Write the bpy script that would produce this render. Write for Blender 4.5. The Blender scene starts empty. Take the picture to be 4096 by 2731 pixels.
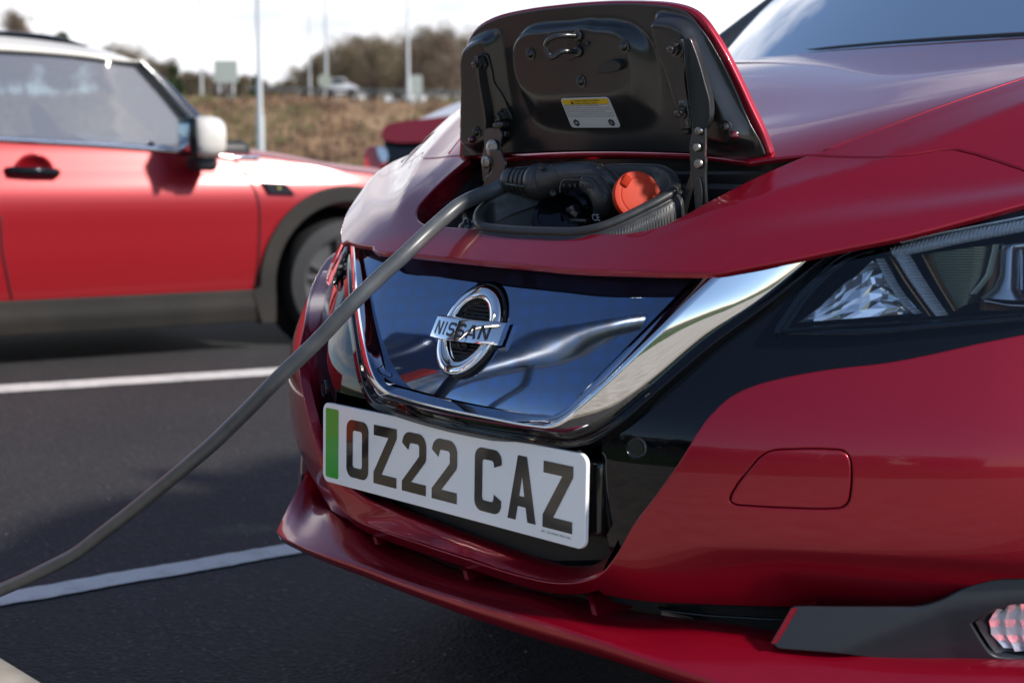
import bpy, bmesh, math, random
import numpy as np
from mathutils import Vector, Matrix, geometry, noise
R=math.radians
random.seed(7)
# ------------------------------------------------------------------ camera
EYE=Vector((1.469,-1.204,.88)); YAW=R(48.0); PIT=R(6.727); FOC=6080.0
FW=Vector((-math.sin(YAW)*math.cos(PIT),math.cos(YAW)*math.cos(PIT),-math.sin(PIT)))
RT=Vector((math.cos(YAW),math.sin(YAW),0)); UP=RT.cross(FW)
scene=bpy.context.scene
cd=bpy.data.cameras.new('camera'); cam=bpy.data.objects.new('camera',cd)
scene.collection.objects.link(cam); scene.camera=cam
cam.matrix_world=Matrix(((RT.x,UP.x,-FW.x,EYE.x),(RT.y,UP.y,-FW.y,EYE.y),(RT.z,UP.z,-FW.z,EYE.z),(0,0,0,1)))
cd.sensor_width=36; cd.lens=36*FOC/4096; cd.clip_start=.05; cd.clip_end=2000
cd.dof.use_dof=True; cd.dof.focus_distance=1.98; cd.dof.aperture_fstop=5.6
# ------------------------------------------------------------------ light
SUN_EL=R(38); SUN_AZ=R(21)          # azimuth measured from +X towards +Y
sdir=Vector((math.cos(SUN_EL)*math.cos(SUN_AZ),math.cos(SUN_EL)*math.sin(SUN_AZ),math.sin(SUN_EL)))
sl=bpy.data.lights.new('sun','SUN'); sl.energy=3.5; sl.angle=R(4); sl.color=(1,.93,.84)
so=bpy.data.objects.new('sun',sl); scene.collection.objects.link(so)
so.rotation_euler=sdir.to_track_quat('Z','Y').to_euler()
W=bpy.data.worlds.new('World'); scene.world=W; W.use_nodes=True
nt=W.node_tree; nt.nodes.clear()
N=lambda t,**k:_n(nt,t,**k)
def _n(nt,t,**k):
    n=nt.nodes.new(t)
    for a,b in k.items(): setattr(n,a,b)
    return n
sky=N('ShaderNodeTexSky',sky_type='NISHITA',sun_disc=False); sky.sun_elevation=SUN_EL
sky.sun_rotation=math.pi/2-SUN_AZ; sky.air_density=.85; sky.dust_density=.4; sky.ozone_density=1.6
bg=N('ShaderNodeBackground'); bg.inputs[1].default_value=.112
tc=N('ShaderNodeTexCoord'); sep=N('ShaderNodeSeparateXYZ'); nt.links.new(tc.outputs['Generated'],sep.inputs[0])
# project the view direction on a cloud layer
mx=N('ShaderNodeMath',operation='MAXIMUM'); mx.inputs[1].default_value=0; nt.links.new(sep.outputs[2],mx.inputs[0])
ad=N('ShaderNodeMath',operation='ADD'); ad.inputs[1].default_value=.16; nt.links.new(mx.outputs[0],ad.inputs[0])
dx=N('ShaderNodeMath',operation='DIVIDE'); dy=N('ShaderNodeMath',operation='DIVIDE')
nt.links.new(sep.outputs[0],dx.inputs[0]); nt.links.new(ad.outputs[0],dx.inputs[1])
nt.links.new(sep.outputs[1],dy.inputs[0]); nt.links.new(ad.outputs[0],dy.inputs[1])
cb=N('ShaderNodeCombineXYZ'); nt.links.new(dx.outputs[0],cb.inputs[0]); nt.links.new(dy.outputs[0],cb.inputs[1])
cn=N('ShaderNodeTexNoise'); cn.inputs['Scale'].default_value=.85; cn.inputs['Detail'].default_value=9; cn.inputs['Roughness'].default_value=.55; cn.inputs['Distortion'].default_value=.25
nt.links.new(cb.outputs[0],cn.inputs['Vector'])
# more cloud towards the far side (+Y,-X) and low down
dt=N('ShaderNodeVectorMath',operation='DOT_PRODUCT'); dt.inputs[1].default_value=(-.42,.62,-1.75); nt.links.new(tc.outputs['Generated'],dt.inputs[0])
m1=N('ShaderNodeMath',operation='MULTIPLY_ADD'); m1.inputs[1].default_value=.36; nt.links.new(dt.outputs['Value'],m1.inputs[0]); nt.links.new(cn.outputs['Fac'],m1.inputs[2])
cr=N('ShaderNodeValToRGB'); cr.color_ramp.elements[0].position=.46; cr.color_ramp.elements[1].position=.60
nt.links.new(m1.outputs[0],cr.inputs[0])
cc=N('ShaderNodeTexNoise'); cc.inputs['Scale'].default_value=2.3; cc.inputs['Detail'].default_value=6; nt.links.new(cb.outputs[0],cc.inputs['Vector'])
ccr=N('ShaderNodeValToRGB'); ccr.color_ramp.elements[0].position=.3; ccr.color_ramp.elements[0].color=(5.2,5.5,6.1,1); ccr.color_ramp.elements[1].position=.62; ccr.color_ramp.elements[1].color=(8.4,8.4,8.6,1)
nt.links.new(cc.outputs['Fac'],ccr.inputs[0])
mixc=N('ShaderNodeMix',data_type='RGBA'); nt.links.new(cr.outputs[0],mixc.inputs[0]); nt.links.new(sky.outputs[0],mixc.inputs[6]); nt.links.new(ccr.outputs[0],mixc.inputs[7])
nt.links.new(mixc.outputs[2],bg.inputs[0])
wo=N('ShaderNodeOutputWorld'); nt.links.new(bg.outputs[0],wo.inputs[0])
scene.render.engine='CYCLES'
vs=scene.view_settings; vs.view_transform='Standard'; vs.look='None'; vs.gamma=1; vs.exposure=.6
# ------------------------------------------------------------------ pixel -> point helpers (photo measured, geometry placed on real surfaces)
ZM=dict(A=(1800,0,1.6507),B=(1100,900,1.04545),C=(1600,550,1.68),D=(0,0,1.0453),E=(1250,950,1.96),F=(1050,550,1.651),
 H=(2600,500,1.5722),I=(2900,700,1.9599),J=(2200,1700,1.2405),K=(1050,1300,1.09556),L=(1800,0,2.4129),M=(2400,0,2.4125),
 P=(1300,1550,1.96),V=(2700,0,1.6848),Q=(600,0,1.809),S=(3700,800,2.851),X=(0,0,.574219),G=(0,2000,1.809),N=(300,1300,.8964),T=(1000,900,1.12))
def z(k,*pts):
    ox,oy,s=ZM[k]; return [(ox+p[0]/s,oy+p[1]/s)+tuple(p[2:]) for p in pts]
def ray(p): return (FW+RT*((p[0]-2048)/FOC)-UP*((p[1]-1365.5)/FOC))
def proj(P):
    d=Vector(P)-EYE; zz=d.dot(FW); return (2048+FOC*d.dot(RT)/zz,1365.5-FOC*d.dot(UP)/zz)
def onZ(p,h): d=ray(p); return EYE+d*((h-EYE.z)/d.z)
def onY(p,y): d=ray(p); return EYE+d*((y-EYE.y)/d.y)
def onX(p,x): d=ray(p); return EYE+d*((x-EYE.x)/d.x)
def onD(p,dist): return EYE+ray(p)*dist
def onfn(p,g,t0=.9,t1=4.5,st=.02):
    d=ray(p); a=t0; ga=g(EYE+d*a); best=(abs(ga),a); t=t0
    while t<t1:
        t+=st; gb=g(EYE+d*t)
        if abs(gb)<best[0]: best=(abs(gb),t)
        if ga*gb<=0:
            lo,hi=t-st,t
            for _ in range(30):
                m=(lo+hi)/2; gm=g(EYE+d*m)
                if ga*gm<=0: hi=m
                else: lo=m
            return EYE+d*((lo+hi)/2)
        ga=gb
    return EYE+d*best[1]
class Spl:
    def __init__(s,xs,ys):
        xs=np.array(xs,float); ys=np.array(ys,float); n=len(xs); h=np.diff(xs)
        A=np.zeros((n,n)); b=np.zeros(n); A[0,0]=A[-1,-1]=1
        for i in range(1,n-1):
            A[i,i-1]=h[i-1];A[i,i]=2*(h[i-1]+h[i]);A[i,i+1]=h[i];b[i]=6*((ys[i+1]-ys[i])/h[i]-(ys[i]-ys[i-1])/h[i-1])
        s.M=np.linalg.solve(A,b).tolist();s.x=xs.tolist();s.y=ys.tolist()
    def __call__(s,v):
        x,y,M=s.x,s.y,s.M; n=len(x)
        if v<x[0]:
            h=x[1]-x[0]; k=(y[1]-y[0])/h-h*(2*M[0]+M[1])/6; return y[0]+k*(v-x[0])
        if v>x[-1]:
            h=x[-1]-x[-2]; k=(y[-1]-y[-2])/h+h*(M[-2]+2*M[-1])/6; return y[-1]+k*(v-x[-1])
        i=0
        while i<n-2 and v>x[i+1]: i+=1
        h=x[i+1]-x[i];a=(x[i+1]-v)/h;b=(v-x[i])/h
        return a*y[i]+b*y[i+1]+((a**3-a)*M[i]+(b**3-b)*M[i+1])*h*h/6
HZ=EYE.z
_cx=[0,.15,.3,.45,.6,.75,.88]; _cy=[0,.006,.03,.10,.20,.34,.54]
cS=Spl([-a for a in _cx[:0:-1]]+_cx,_cy[:0:-1]+_cy)
yS=Spl([-.56,-.50,-.45,-.40,-.34,-.30,-.26,-.22,-.17,-.126,-.05,0,.1],[.05,.012,-.014,-.026,-.030,-.026,-.012,.008,.035,.062,.11,.15,.25])
def sst(a,b,x):
    t=min(1,max(0,(x-a)/(b-a))); return t*t*(3-2*t)
def F(X,Zz):
    a=abs(X); k=-.418-(Zz-HZ)
    return yS(Zz-HZ)+cS(X)+(.45*sst(.30,.50,a)*.5*(k+math.sqrt(k*k+.00003)) if a>.3 else 0)
def FB(X,Zz): return F(X,Zz)+.030
pS=Spl([-.1,0,.05,.12,.22,.37,.52,.72,1.0,1.3],[-.075,0,.034,.077,.128,.178,.224,.272,.322,.352])
kS=Spl([-.1,0,.25,.5,.8,1.1],[.18,.18,.25,.23,.08,0])
rS=Spl([.05,.134,.2,.292,.354,.429,.541,.7,1.1],[.25,.275,.305,.344,.385,.426,.477,.535,.66])
xS=Spl([.05,.171,.207,.245,.3,.344,.389,.46,.6,.9],[.22,.303,.339,.372,.424,.453,.482,.525,.60,.72])
def kink(s,w=.008): return .5*(s+math.sqrt(s*s+w*w))-w/2
def G(X,Y):
    a=abs(X); L=yS(-.124+.18*min(a,.85)**2)+cS(X); t=Y-L; h=HZ-.124+kS(t)*min(a,.8)**2+pS(t)-.9*max(0,a-.8)**2
    r=rS(Y)
    w=sst(.02,.10,t); X2=xS(Y)
    q=max(0,1-math.sqrt((a-X2)**2+.000012)/.06)
    return h-w*.11*kink(a-r,.004)+w*.0085*q*(.35+.65*q)*sst(1.2,.4,Y)*sst(.9,.55,a)
def gF(off=0,f=F): return lambda P:P.y-f(P.x,P.z)-off
def gG(off=0): return lambda P:P.z-G(P.x,P.y)-off
def onF(p,off=0,f=F): return onfn(p,gF(off,f))
def onG(p,off=0): return onfn(p,gG(off))
# ------------------------------------------------------------------ objects
def tag(o,label=None,cat=None,group=None,kind=None):
    if label:o['label']=label
    if cat:o['category']=cat
    if group:o['group']=group
    if kind:o['kind']=kind
    return o
def empty(name,loc,label,cat,group=None,rz=0):
    o=bpy.data.objects.new(name,None); scene.collection.objects.link(o); o.location=loc; o.rotation_euler=(0,0,rz); o.empty_display_size=.1
    bpy.context.view_layer.update()
    return tag(o,label,cat,group)
def mk(name,verts,faces,mat,parent=None,smooth=True,normals=None,label=None,local=False,matidx=None):
    me=bpy.data.meshes.new(name)
    if parent is not None and not local:
        inv=parent_inv(parent); verts=[inv@Vector(v) for v in verts]
    me.from_pydata([tuple(v) for v in verts],[],faces)
    for m in (mat if isinstance(mat,list) else [mat]): me.materials.append(m)
    me.polygons.foreach_set('use_smooth',[smooth]*len(me.polygons))
    if matidx: me.polygons.foreach_set('material_index',matidx)
    me.update()
    if normals: me.normals_split_custom_set_from_vertices([tuple(n) for n in normals])
    o=bpy.data.objects.new(name,me); scene.collection.objects.link(o)
    if parent is not None: o.parent=parent
    if label:o['label']=label
    return o
def world_of(o):
    M=o.matrix_basis.copy()
    while o.parent is not None: o=o.parent; M=o.matrix_basis@M
    return M
def parent_inv(p): return world_of(p).inverted()
class MB:
    def __init__(s): s.v=[];s.f=[];s.mi=[]
    def add(s,v,f,m=0):
        b=len(s.v); s.v+=[Vector(x) for x in v]; s.f+=[tuple(i+b for i in q) for q in f]; s.mi+=[m]*len(f); return s
    def box(s,c,d,M=None,m=0,bev=0):
        c=Vector(c);hx,hy,hz=[k/2 for k in d]
        if bev<=0:
            v=[Vector((x*hx,y*hy,q*hz)) for q in(-1,1) for x,y in((-1,-1),(1,-1),(1,1),(-1,1))]
            f=[(3,2,1,0),(4,5,6,7),(0,1,5,4),(1,2,6,5),(2,3,7,6),(3,0,4,7)]
        else:
            bm=bmesh.new(); bmesh.ops.create_cube(bm,size=1)
            for q in bm.verts:q.co=Vector((q.co.x*d[0],q.co.y*d[1],q.co.z*d[2]))
            bmesh.ops.bevel(bm,geom=bm.edges[:],offset=bev,segments=3,profile=.5,affect='EDGES')
            bm.verts.ensure_lookup_table(); v=[q.co.copy() for q in bm.verts]; f=[[w.index for w in q.verts] for q in bm.faces]; bm.free()
        if M is not None: v=[M@x for x in v]
        return s.add([x+c for x in v],f,m)
    def tube(s,pts,r,n=12,caps=True,m=0,flat=1.0,upv=None):
        pts=[Vector(p) for p in pts]; rs=r if hasattr(r,'__len__') else [r]*len(pts)
        v=[];f=[]; T0=(pts[1]-pts[0]).normalized()
        u=(Vector(upv) if upv is not None else (Vector((0,0,1)) if abs(T0.z)<.9 else Vector((1,0,0)))); u=(u-T0*u.dot(T0)).normalized()
        for i,p in enumerate(pts):
            T=(pts[min(i+1,len(pts)-1)]-pts[max(i-1,0)]).normalized()
            u=(u-T*u.dot(T)).normalized(); w=T.cross(u)
            for k in range(n):
                a=2*math.pi*k/n; v.append(p+u*(math.cos(a)*rs[i])+w*(math.sin(a)*rs[i]*flat))
        for i in range(len(pts)-1):
            for k in range(n):
                a=i*n+k;b=i*n+(k+1)%n; f.append((a,b,b+n,a+n))
        if caps: f.append(tuple(range(n-1,-1,-1))); f.append(tuple((len(pts)-1)*n+k for k in range(n)))
        return s.add(v,f,m)
    def lathe(s,c,ax,prof,n=24,m=0,up=None):   # prof: list of (along axis, radius)
        ax=Vector(ax).normalized(); u=ax.orthogonal().normalized() if up is None else Vector(up); u=(u-ax*u.dot(ax)).normalized(); w=ax.cross(u); c=Vector(c)
        v=[];f=[]
        for h,r in prof:
            for k in range(n):
                a=2*math.pi*k/n; v.append(c+ax*h+u*(r*math.cos(a))+w*(r*math.sin(a)))
        for i in range(len(prof)-1):
            for k in range(n):
                a=i*n+k;b=i*n+(k+1)%n; f.append((a,b,b+n,a+n))
        if prof[0][1]>1e-5: f.append(tuple(range(n-1,-1,-1)))
        if prof[-1][1]>1e-5: f.append(tuple((len(prof)-1)*n+k for k in range(n)))
        return s.add(v,f,m)
    def prism(s,poly,d,m=0):   # planar/warped polygon of 3d points, extruded by vector d
        poly=[Vector(p) for p in poly]; d=Vector(d); n=len(poly)
        return s.add(poly+[p+d for p in poly],[tuple(range(n)),tuple(range(2*n-1,n-1,-1))]+[(i+n,(i+1)%n+n,(i+1)%n,i) for i in range(n)],m)
    def loft(s,rows,closed=False,m=0,cap=False):
        n=len(rows[0]);v=[p for r in rows for p in r];f=[]
        for i in range(len(rows)-1):
            for k in range(n if closed else n-1):
                a=i*n+k;b=i*n+(k+1)%n; f.append((a,b,b+n,a+n))
        if cap: f.append(tuple(range(n-1,-1,-1))); f.append(tuple((len(rows)-1)*n+k for k in range(n)))
        return s.add(v,f,m)
    def build(s,name,mat,parent=None,smooth=True,label=None,angle=None,fixn=True,local=False):
        o=mk(name,s.v,s.f,mat,parent,smooth,label=label,local=local,matidx=s.mi)
        if fixn:
            bm=bmesh.new(); bm.from_mesh(o.data); bmesh.ops.recalc_face_normals(bm,faces=bm.faces[:]); bm.to_mesh(o.data); bm.free()
        if smooth and angle is not None:
            o.data.set_sharp_from_angle(angle=R(angle))
        return o
def cat(pts,n=6,closed=False):
    """Catmull-Rom through 2d/3d points; a trailing 'c' marks a corner"""
    P=[Vector([q for q in p if not isinstance(q,str)]) for p in pts]; C=[isinstance(p,tuple) and isinstance(p[-1],str) for p in pts]
    m=len(P); out=[]
    rng=range(m if closed else m-1)
    for i in rng:
        p1=P[i];p2=P[(i+1)%m]
        p0=P[(i-1)%m] if (closed or i>0) and not C[i] else p1-(p2-p1)
        p3=P[(i+2)%m] if (closed or i+2<m) and not C[(i+1)%m] else p2+(p2-p1)
        l=(p2-p1).length; l0=max((p1-p0).length,1e-9); l3=max((p3-p2).length,1e-9)
        m1=((p2-p1)/l+(p1-p0)/l0)*.5*l if l>0 else p2-p1; m2=((p3-p2)/l3+(p2-p1)/l)*.5*l if l>0 else p2-p1
        for k in range(n):
            t=k/n; t2=t*t;t3=t2*t
            out.append(p1*(2*t3-3*t2+1)+m1*(t3-2*t2+t)+p2*(3*t2-2*t3)+m2*(t3-t2))
    if not closed: out.append(P[-1])
    return out
def resamp(P,h,closed=True):
    P=list(P); 
    if closed:P=P+[P[0]]
    out=[P[0]]
    for a,b in zip(P,P[1:]):
        l=(b-a).length; k=max(1,int(round(l/h)))
        for i in range(1,k+1): out.append(a.lerp(b,i/k))
    if closed: out.pop()
    o2=[out[0]]
    for p in out[1:]:
        if (p-o2[-1]).length>h*.25:o2.append(p)
    if closed and (o2[-1]-o2[0]).length<h*.25:o2.pop()
    return o2
def resamp_n(P,n):
    d=[0]
    for a,b in zip(P,P[1:]): d.append(d[-1]+(b-a).length)
    out=[];j=0
    for i in range(n):
        t=d[-1]*i/(n-1)
        while j<len(P)-2 and d[j+1]<t:j+=1
        out.append(P[j].lerp(P[j+1],(t-d[j])/max(1e-9,d[j+1]-d[j])))
    return out
def inside(p,L):
    x,y=p[0],p[1];c=False;j=len(L)-1
    for i in range(len(L)):
        a=L[i];b=L[j]
        if (a[1]>y)!=(b[1]>y) and x<(b[0]-a[0])*(y-a[1])/(b[1]-a[1])+a[0]:c=not c
        j=i
    return c
def panel(name,loop,lift,mat,parent=None,holes=(),h=.012,r=.0018,depth=.010,out=(0,-1,0),label=None,edge=True,holeedge=True,hb=None):
    """surface panel: 2d outline (param space) triangulated, lifted by lift(a,b)->Vector, with a rolled edge and a return flange"""
    hb=hb or h*.7
    loops=[resamp([Vector(p[:2]) for p in L],hb) for L in [loop]+list(holes)]
    vs=[];es=[]
    for L in loops:
        b=len(vs);n=len(L);vs+=L;es+=[(b+i,b+(i+1)%n) for i in range(n)]
    nb=len(vs)
    xs=[p[0] for p in loops[0]];ys=[p[1] for p in loops[0]]
    bnd=np.array([(p[0],p[1]) for p in vs]); rnd=random.Random(3)
    y=min(ys);k=0
    while y<max(ys):
        x=min(xs)+(h/2 if k%2 else 0)
        while x<max(xs):
            q=(x+1e-5*rnd.random(),y+1e-5*rnd.random())
            if inside(q,loops[0]) and not any(inside(q,L) for L in loops[1:]):
                if ((bnd-q)**2).sum(1).min()>(h*.5)**2: vs.append(Vector(q))
            x+=h
        y+=h*.87;k+=1
    V2,E2,F2,ov,oe,of=geometry.delaunay_2d_cdt(vs,es,[],0,1e-7)
    fs=[]
    for f in F2:
        c=((V2[f[0]][0]+V2[f[1]][0]+V2[f[2]][0])/3,(V2[f[0]][1]+V2[f[1]][1]+V2[f[2]][1])/3)
        if inside(c,loops[0]) and not any(inside(c,L) for L in loops[1:]): fs.append(tuple(f))
    out=Vector(out); P3=[];NN=[];e=.0012
    for v in V2:
        a,b=v[0],v[1];P=lift(a,b);P3.append(P)
        n=(lift(a+e,b)-lift(a-e,b)).cross(lift(a,b+e)-lift(a,b-e)).normalized()
        if n.dot(out)<0:n=-n
        NN.append(n)
    f2=[]
    for f in fs:
        n=(P3[f[1]]-P3[f[0]]).cross(P3[f[2]]-P3[f[0]]); f2.append(f if n.dot(NN[f[0]])>0 else f[::-1])
    fs=f2
    if edge:
        cnt={}
        for f in fs:
            for i in range(3):
                a,b=f[i],f[(i+1)%3]; cnt[(a,b)]=1
        bnde=[(a,b) for a,b in cnt if (b,a) not in cnt]
        nxt={a:b for a,b in bnde};prv={b:a for a,b in bnde}
        rings=[(math.sin(t)*r,(1-math.cos(t))*r,t) for t in (R(35),R(65),R(90))]+[(r,r+depth,R(90))]
        ids={0:{a:a for a in nxt}}
        for j,(o_,d_,t) in enumerate(rings,1):
            ids[j]={}
            for a in nxt:
                if a not in prv: continue
                tn=(P3[nxt[a]]-P3[prv[a]]); n=NN[a]; w=tn.cross(n).normalized()
                ids[j][a]=len(P3)+0
                P3.append(P3[a]+w*o_-n*d_); NN.append((n*math.cos(t)+w*math.sin(t)).normalized())
        for j in range(len(rings)):
            for a,b in nxt.items():
                if a in ids[j+1] and b in ids[j+1]:
                    q=(ids[j][b],ids[j][a],ids[j+1][a],ids[j+1][b])
                    g=(P3[q[1]]-P3[q[0]]).cross(P3[q[2]]-P3[q[0]]); fs.append(q if g.dot(NN[q[0]]+NN[q[2]])>0 else q[::-1])
    o=mk(name,P3,fs,mat,parent,True,NN,label)
    return o
def XZ(P): return Vector((P.x,P.z))
def XY(P): return Vector((P.x,P.y))
def mir(L): return [Vector((-p[0],p[1])) for p in L]
def liftF(off=0,f=F): return lambda a,b:Vector((a,f(a,b)+off,b))
def liftG(off=0): return lambda a,b:Vector((a,b,G(a,b)+off))
def fpts(pts,off=0,f=F,n=5,closed=False): return [XZ(onF(p,off,f)) for p in cat(pts,n,closed)]
def gpts(pts,off=0,n=5,closed=False): return [XY(onG(p,off)) for p in cat(pts,n,closed)]
# ------------------------------------------------------------------ materials
def mat(name,col=(.5,.5,.5),rough=.5,metal=0,coat=0,coatr=.03,spec=.5,trans=0,ior=1.5):
    m=bpy.data.materials.new(name); m.use_nodes=True; b=m.node_tree.nodes['Principled BSDF']
    b.inputs['Base Color'].default_value=(*col,1); b.inputs['Roughness'].default_value=rough; b.inputs['Metallic'].default_value=metal
    b.inputs['Coat Weight'].default_value=coat; b.inputs['Coat Roughness'].default_value=coatr; b.inputs['Specular IOR Level'].default_value=spec
    b.inputs['Transmission Weight'].default_value=trans; b.inputs['IOR'].default_value=ior
    return m
def nodes(m): return m.node_tree,m.node_tree.nodes['Principled BSDF']
def addn(t,ty,**k):
    n=t.nodes.new(ty)
    for a,b in k.items():
        if a in n.inputs if isinstance(a,str) else False: n.inputs[a].default_value=b
        else: setattr(n,a,b)
    return n
def noise_col(m,c1,c2,scale,lo=.35,hi=.65,detail=6,inp='Base Color',coord='Object',rough=.55):
    t,b=nodes(m); tc=t.nodes.new('ShaderNodeTexCoord'); n=t.nodes.new('ShaderNodeTexNoise'); n.inputs['Scale'].default_value=scale; n.inputs['Detail'].default_value=detail; n.inputs['Roughness'].default_value=rough
    r=t.nodes.new('ShaderNodeValToRGB'); r.color_ramp.elements[0].position=lo; r.color_ramp.elements[1].position=hi
    if inp=='Roughness': c1=(c1,)*3;c2=(c2,)*3
    r.color_ramp.elements[0].color=(*c1,1); r.color_ramp.elements[1].color=(*c2,1)
    t.links.new(tc.outputs[coord],n.inputs['Vector']); t.links.new(n.outputs['Fac'],r.inputs[0]); t.links.new(r.outputs[0],b.inputs[inp]); return n,r
def bump(m,scale,strength,dist=.002,detail=4,coord='Object',tex='NOISE'):
    t,b=nodes(m); tc=t.nodes.new('ShaderNodeTexCoord')
    n=t.nodes.new('ShaderNodeTexNoise' if tex=='NOISE' else 'ShaderNodeTexVoronoi'); n.inputs['Scale'].default_value=scale
    if tex=='NOISE': n.inputs['Detail'].default_value=detail
    k=t.nodes.new('ShaderNodeBump'); k.inputs['Strength'].default_value=strength; k.inputs['Distance'].default_value=dist
    t.links.new(tc.outputs[coord],n.inputs['Vector']); t.links.new(n.outputs[0],k.inputs['Height']); t.links.new(k.outputs[0],b.inputs['Normal']); return n,k
def paint(name,c1,metal=.55,rough=.38):
    m=mat(name,c1,rough,metal,1.0,.012); t,b=nodes(m); b.inputs['Coat IOR'].default_value=1.38
    # fine metallic flake
    tc=t.nodes.new('ShaderNodeTexCoord'); n=t.nodes.new('ShaderNodeTexVoronoi'); n.inputs['Scale'].default_value=1400
    r=t.nodes.new('ShaderNodeMapRange'); r.inputs[3].default_value=rough-.03; r.inputs[4].default_value=rough+.03
    sp=t.nodes.new('ShaderNodeSeparateColor'); t.links.new(tc.outputs['Object'],n.inputs['Vector']); t.links.new(n.outputs['Color'],sp.inputs[0]); t.links.new(sp.outputs[0],r.inputs[0]); t.links.new(r.outputs[0],b.inputs['Roughness'])
    return m
RED=paint('red_metallic_paint',(.30,.0008,.016),.55,.33)
BLK=mat('gloss_black_plastic',(.003,.004,.006),.035,0,0,.01,spec=.38)
MBLK=mat('matte_black_plastic',(.018,.019,.021),.48); bump(MBLK,900,.25,.0004)
SAT=mat('satin_black_metal',(.021,.021,.021),.28,0,.5,.15)
DARK=mat('cavity_black',(.006,.006,.007),.6)
CHR=mat('chrome',(.86,.87,.89),.035,1.0)
STEEL=mat('zinc_steel',(.30,.28,.25),.38,1.0); noise_col(STEEL,(.22,.21,.19),(.38,.36,.32),60)
RUB=mat('rubber',(.028,.029,.031),.42); noise_col(RUB,.34,.52,90,inp='Roughness')
CABLE=mat('cable_jacket',(.072,.078,.085),.36); n_,r_=noise_col(CABLE,(.060,.066,.073),(.085,.090,.096),30); 
ORNG=mat('orange_plastic',(.50,.030,.003),.55,spec=.3); bump(ORNG,700,.15,.0004)
WHITE=mat('white_plate',(.92,.93,.94),.16,0,.6,.03); 
GREEN=mat('green_flash',(.055,.40,.045),.14,0,.6,.03)
INK=mat('plate_black',(.032,.028,.022),.10,0,.8,.02)
YEL=mat('label_yellow',(.75,.50,.02),.45)
PAPER=mat('label_white',(.62,.64,.66),.40)
LINK=mat('label_ink',(.03,.03,.035),.5)
FOGB=mat('grained_grey_plastic',(.022,.026,.034),.36); bump(FOGB,1100,.35,.0004)
BRZ=mat('bronze_reflector',(.55,.30,.12),.22,1)
SILV=mat('satin_silver',(.62,.62,.63),.25,1)
def clearglass(name,tint=(1,1,1),ior=1.45,refl=1.0):
    m=bpy.data.materials.new(name); m.use_nodes=True; t=m.node_tree; t.nodes.clear()
    o=t.nodes.new('ShaderNodeOutputMaterial'); mx=t.nodes.new('ShaderNodeMixShader'); tr=t.nodes.new('ShaderNodeBsdfTransparent'); gl=t.nodes.new('ShaderNodeBsdfGlossy'); fr=t.nodes.new('ShaderNodeFresnel')
    tr.inputs[0].default_value=(*tint,1); gl.inputs['Roughness'].default_value=.01; gl.inputs['Color'].default_value=(refl,refl,refl,1); fr.inputs[0].default_value=ior
    t.links.new(fr.outputs[0],mx.inputs[0]); t.links.new(tr.outputs[0],mx.inputs[1]); t.links.new(gl.outputs[0],mx.inputs[2]); t.links.new(mx.outputs[0],o.inputs[0]); return m
LENS=clearglass('clear_lens',(.93,.95,.96))
GLASS=clearglass('tinted_window',(.34,.52,.52),1.6)
# grille panel: deep blue gloss with a faint woven triangle pattern
BLUE=mat('blue_gloss_panel',(.004,.010,.035),.04,.92,1.0,.015,spec=.8)
t,b=nodes(BLUE); tcn=t.nodes.new('ShaderNodeTexCoord'); mp=t.nodes.new('ShaderNodeMapping'); mp.inputs['Scale'].default_value=(1,.0,1.6); mp.inputs['Rotation'].default_value=(0,R(12),0)
vo=t.nodes.new('ShaderNodeTexVoronoi'); vo.inputs['Scale'].default_value=30; vo.inputs['Randomness'].default_value=.25; vo.distance='CHEBYCHEV'
cr_=t.nodes.new('ShaderNodeValToRGB'); cr_.color_ramp.elements[0].color=(.085,.17,.36,1); cr_.color_ramp.elements[0].position=.0; cr_.color_ramp.elements[1].color=(.10,.15,.25,1); cr_.color_ramp.elements[1].position=.42
t.links.new(tcn.outputs['Object'],mp.inputs[0]); t.links.new(mp.outputs[0],vo.inputs['Vector']); t.links.new(vo.outputs['Distance'],cr_.inputs[0]); t.links.new(cr_.outputs[0],b.inputs['Base Color'])

# ------------------------------------------------------------------ the red car with its flap open
car=empty('electric_car',(0,2.0,0),'dark red metallic car in front with charging flap open and cable plugged in','car')
S_=1.7415
def pt(*L): return [(a[0]*S_,a[1]*S_)+tuple(a[2:]) for a in L]
# -- bumper
top_px=z('I',(2344,1262),(2000,1330),(1700,1398),(1300,1478))+z('B',(2300,612),(2100,650),(1980,686),(1900,728),(1850,772),(1800,828),(1700,988),(1600,1130),(1500,1262),(1440,1370),(1390,1440))
crest_px=z('B',(1390,1440),(1350,1473),(1290,1494))+z('K',(1350,1136),(1250,1131),(1100,1097),(900,1032),(700,966),(500,897),(400,852),(340,800),(290,720),(235,520),(195,350),(176,220))+z('F',(250,1350),(255,1250),(300,1110),(350,1010),(420,890),(480,800),(528,740))
top=fpts(top_px,n=3)
crest_px=crest_px[:crest_px.index(z('K',(235,520))[0])+1]
crest=fpts(crest_px,n=3)
farc=[Vector((-.300,HZ-.352)),Vector((-.350,HZ-.305))]+[Vector((-p.x,p.y)) for p in reversed(top) if p.y>HZ-.272]
farc=cat([crest[-1]]+farc[:2]+farc[2::3]+[farc[-1]],3)[1:]
ncr=len(crest); crest=crest+farc
farp=crest[-1]
ext_near=[Vector((.70,HZ-.165)),Vector((.80,HZ-.145)),Vector((.88,HZ-.13))]
lowpx=z('J',(2352,757),(2200,765),(2050,812),(1950,868),(1840,903),(1500,902),(1200,898),(900,890),(700,882),(450,868),(270,838))
low=fpts(lowpx,n=3)
lowc=[Vector((p.x,p.y-.013)) for p in crest if abs(p.x)<low[-1].x and p.y<HZ-.45]
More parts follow.
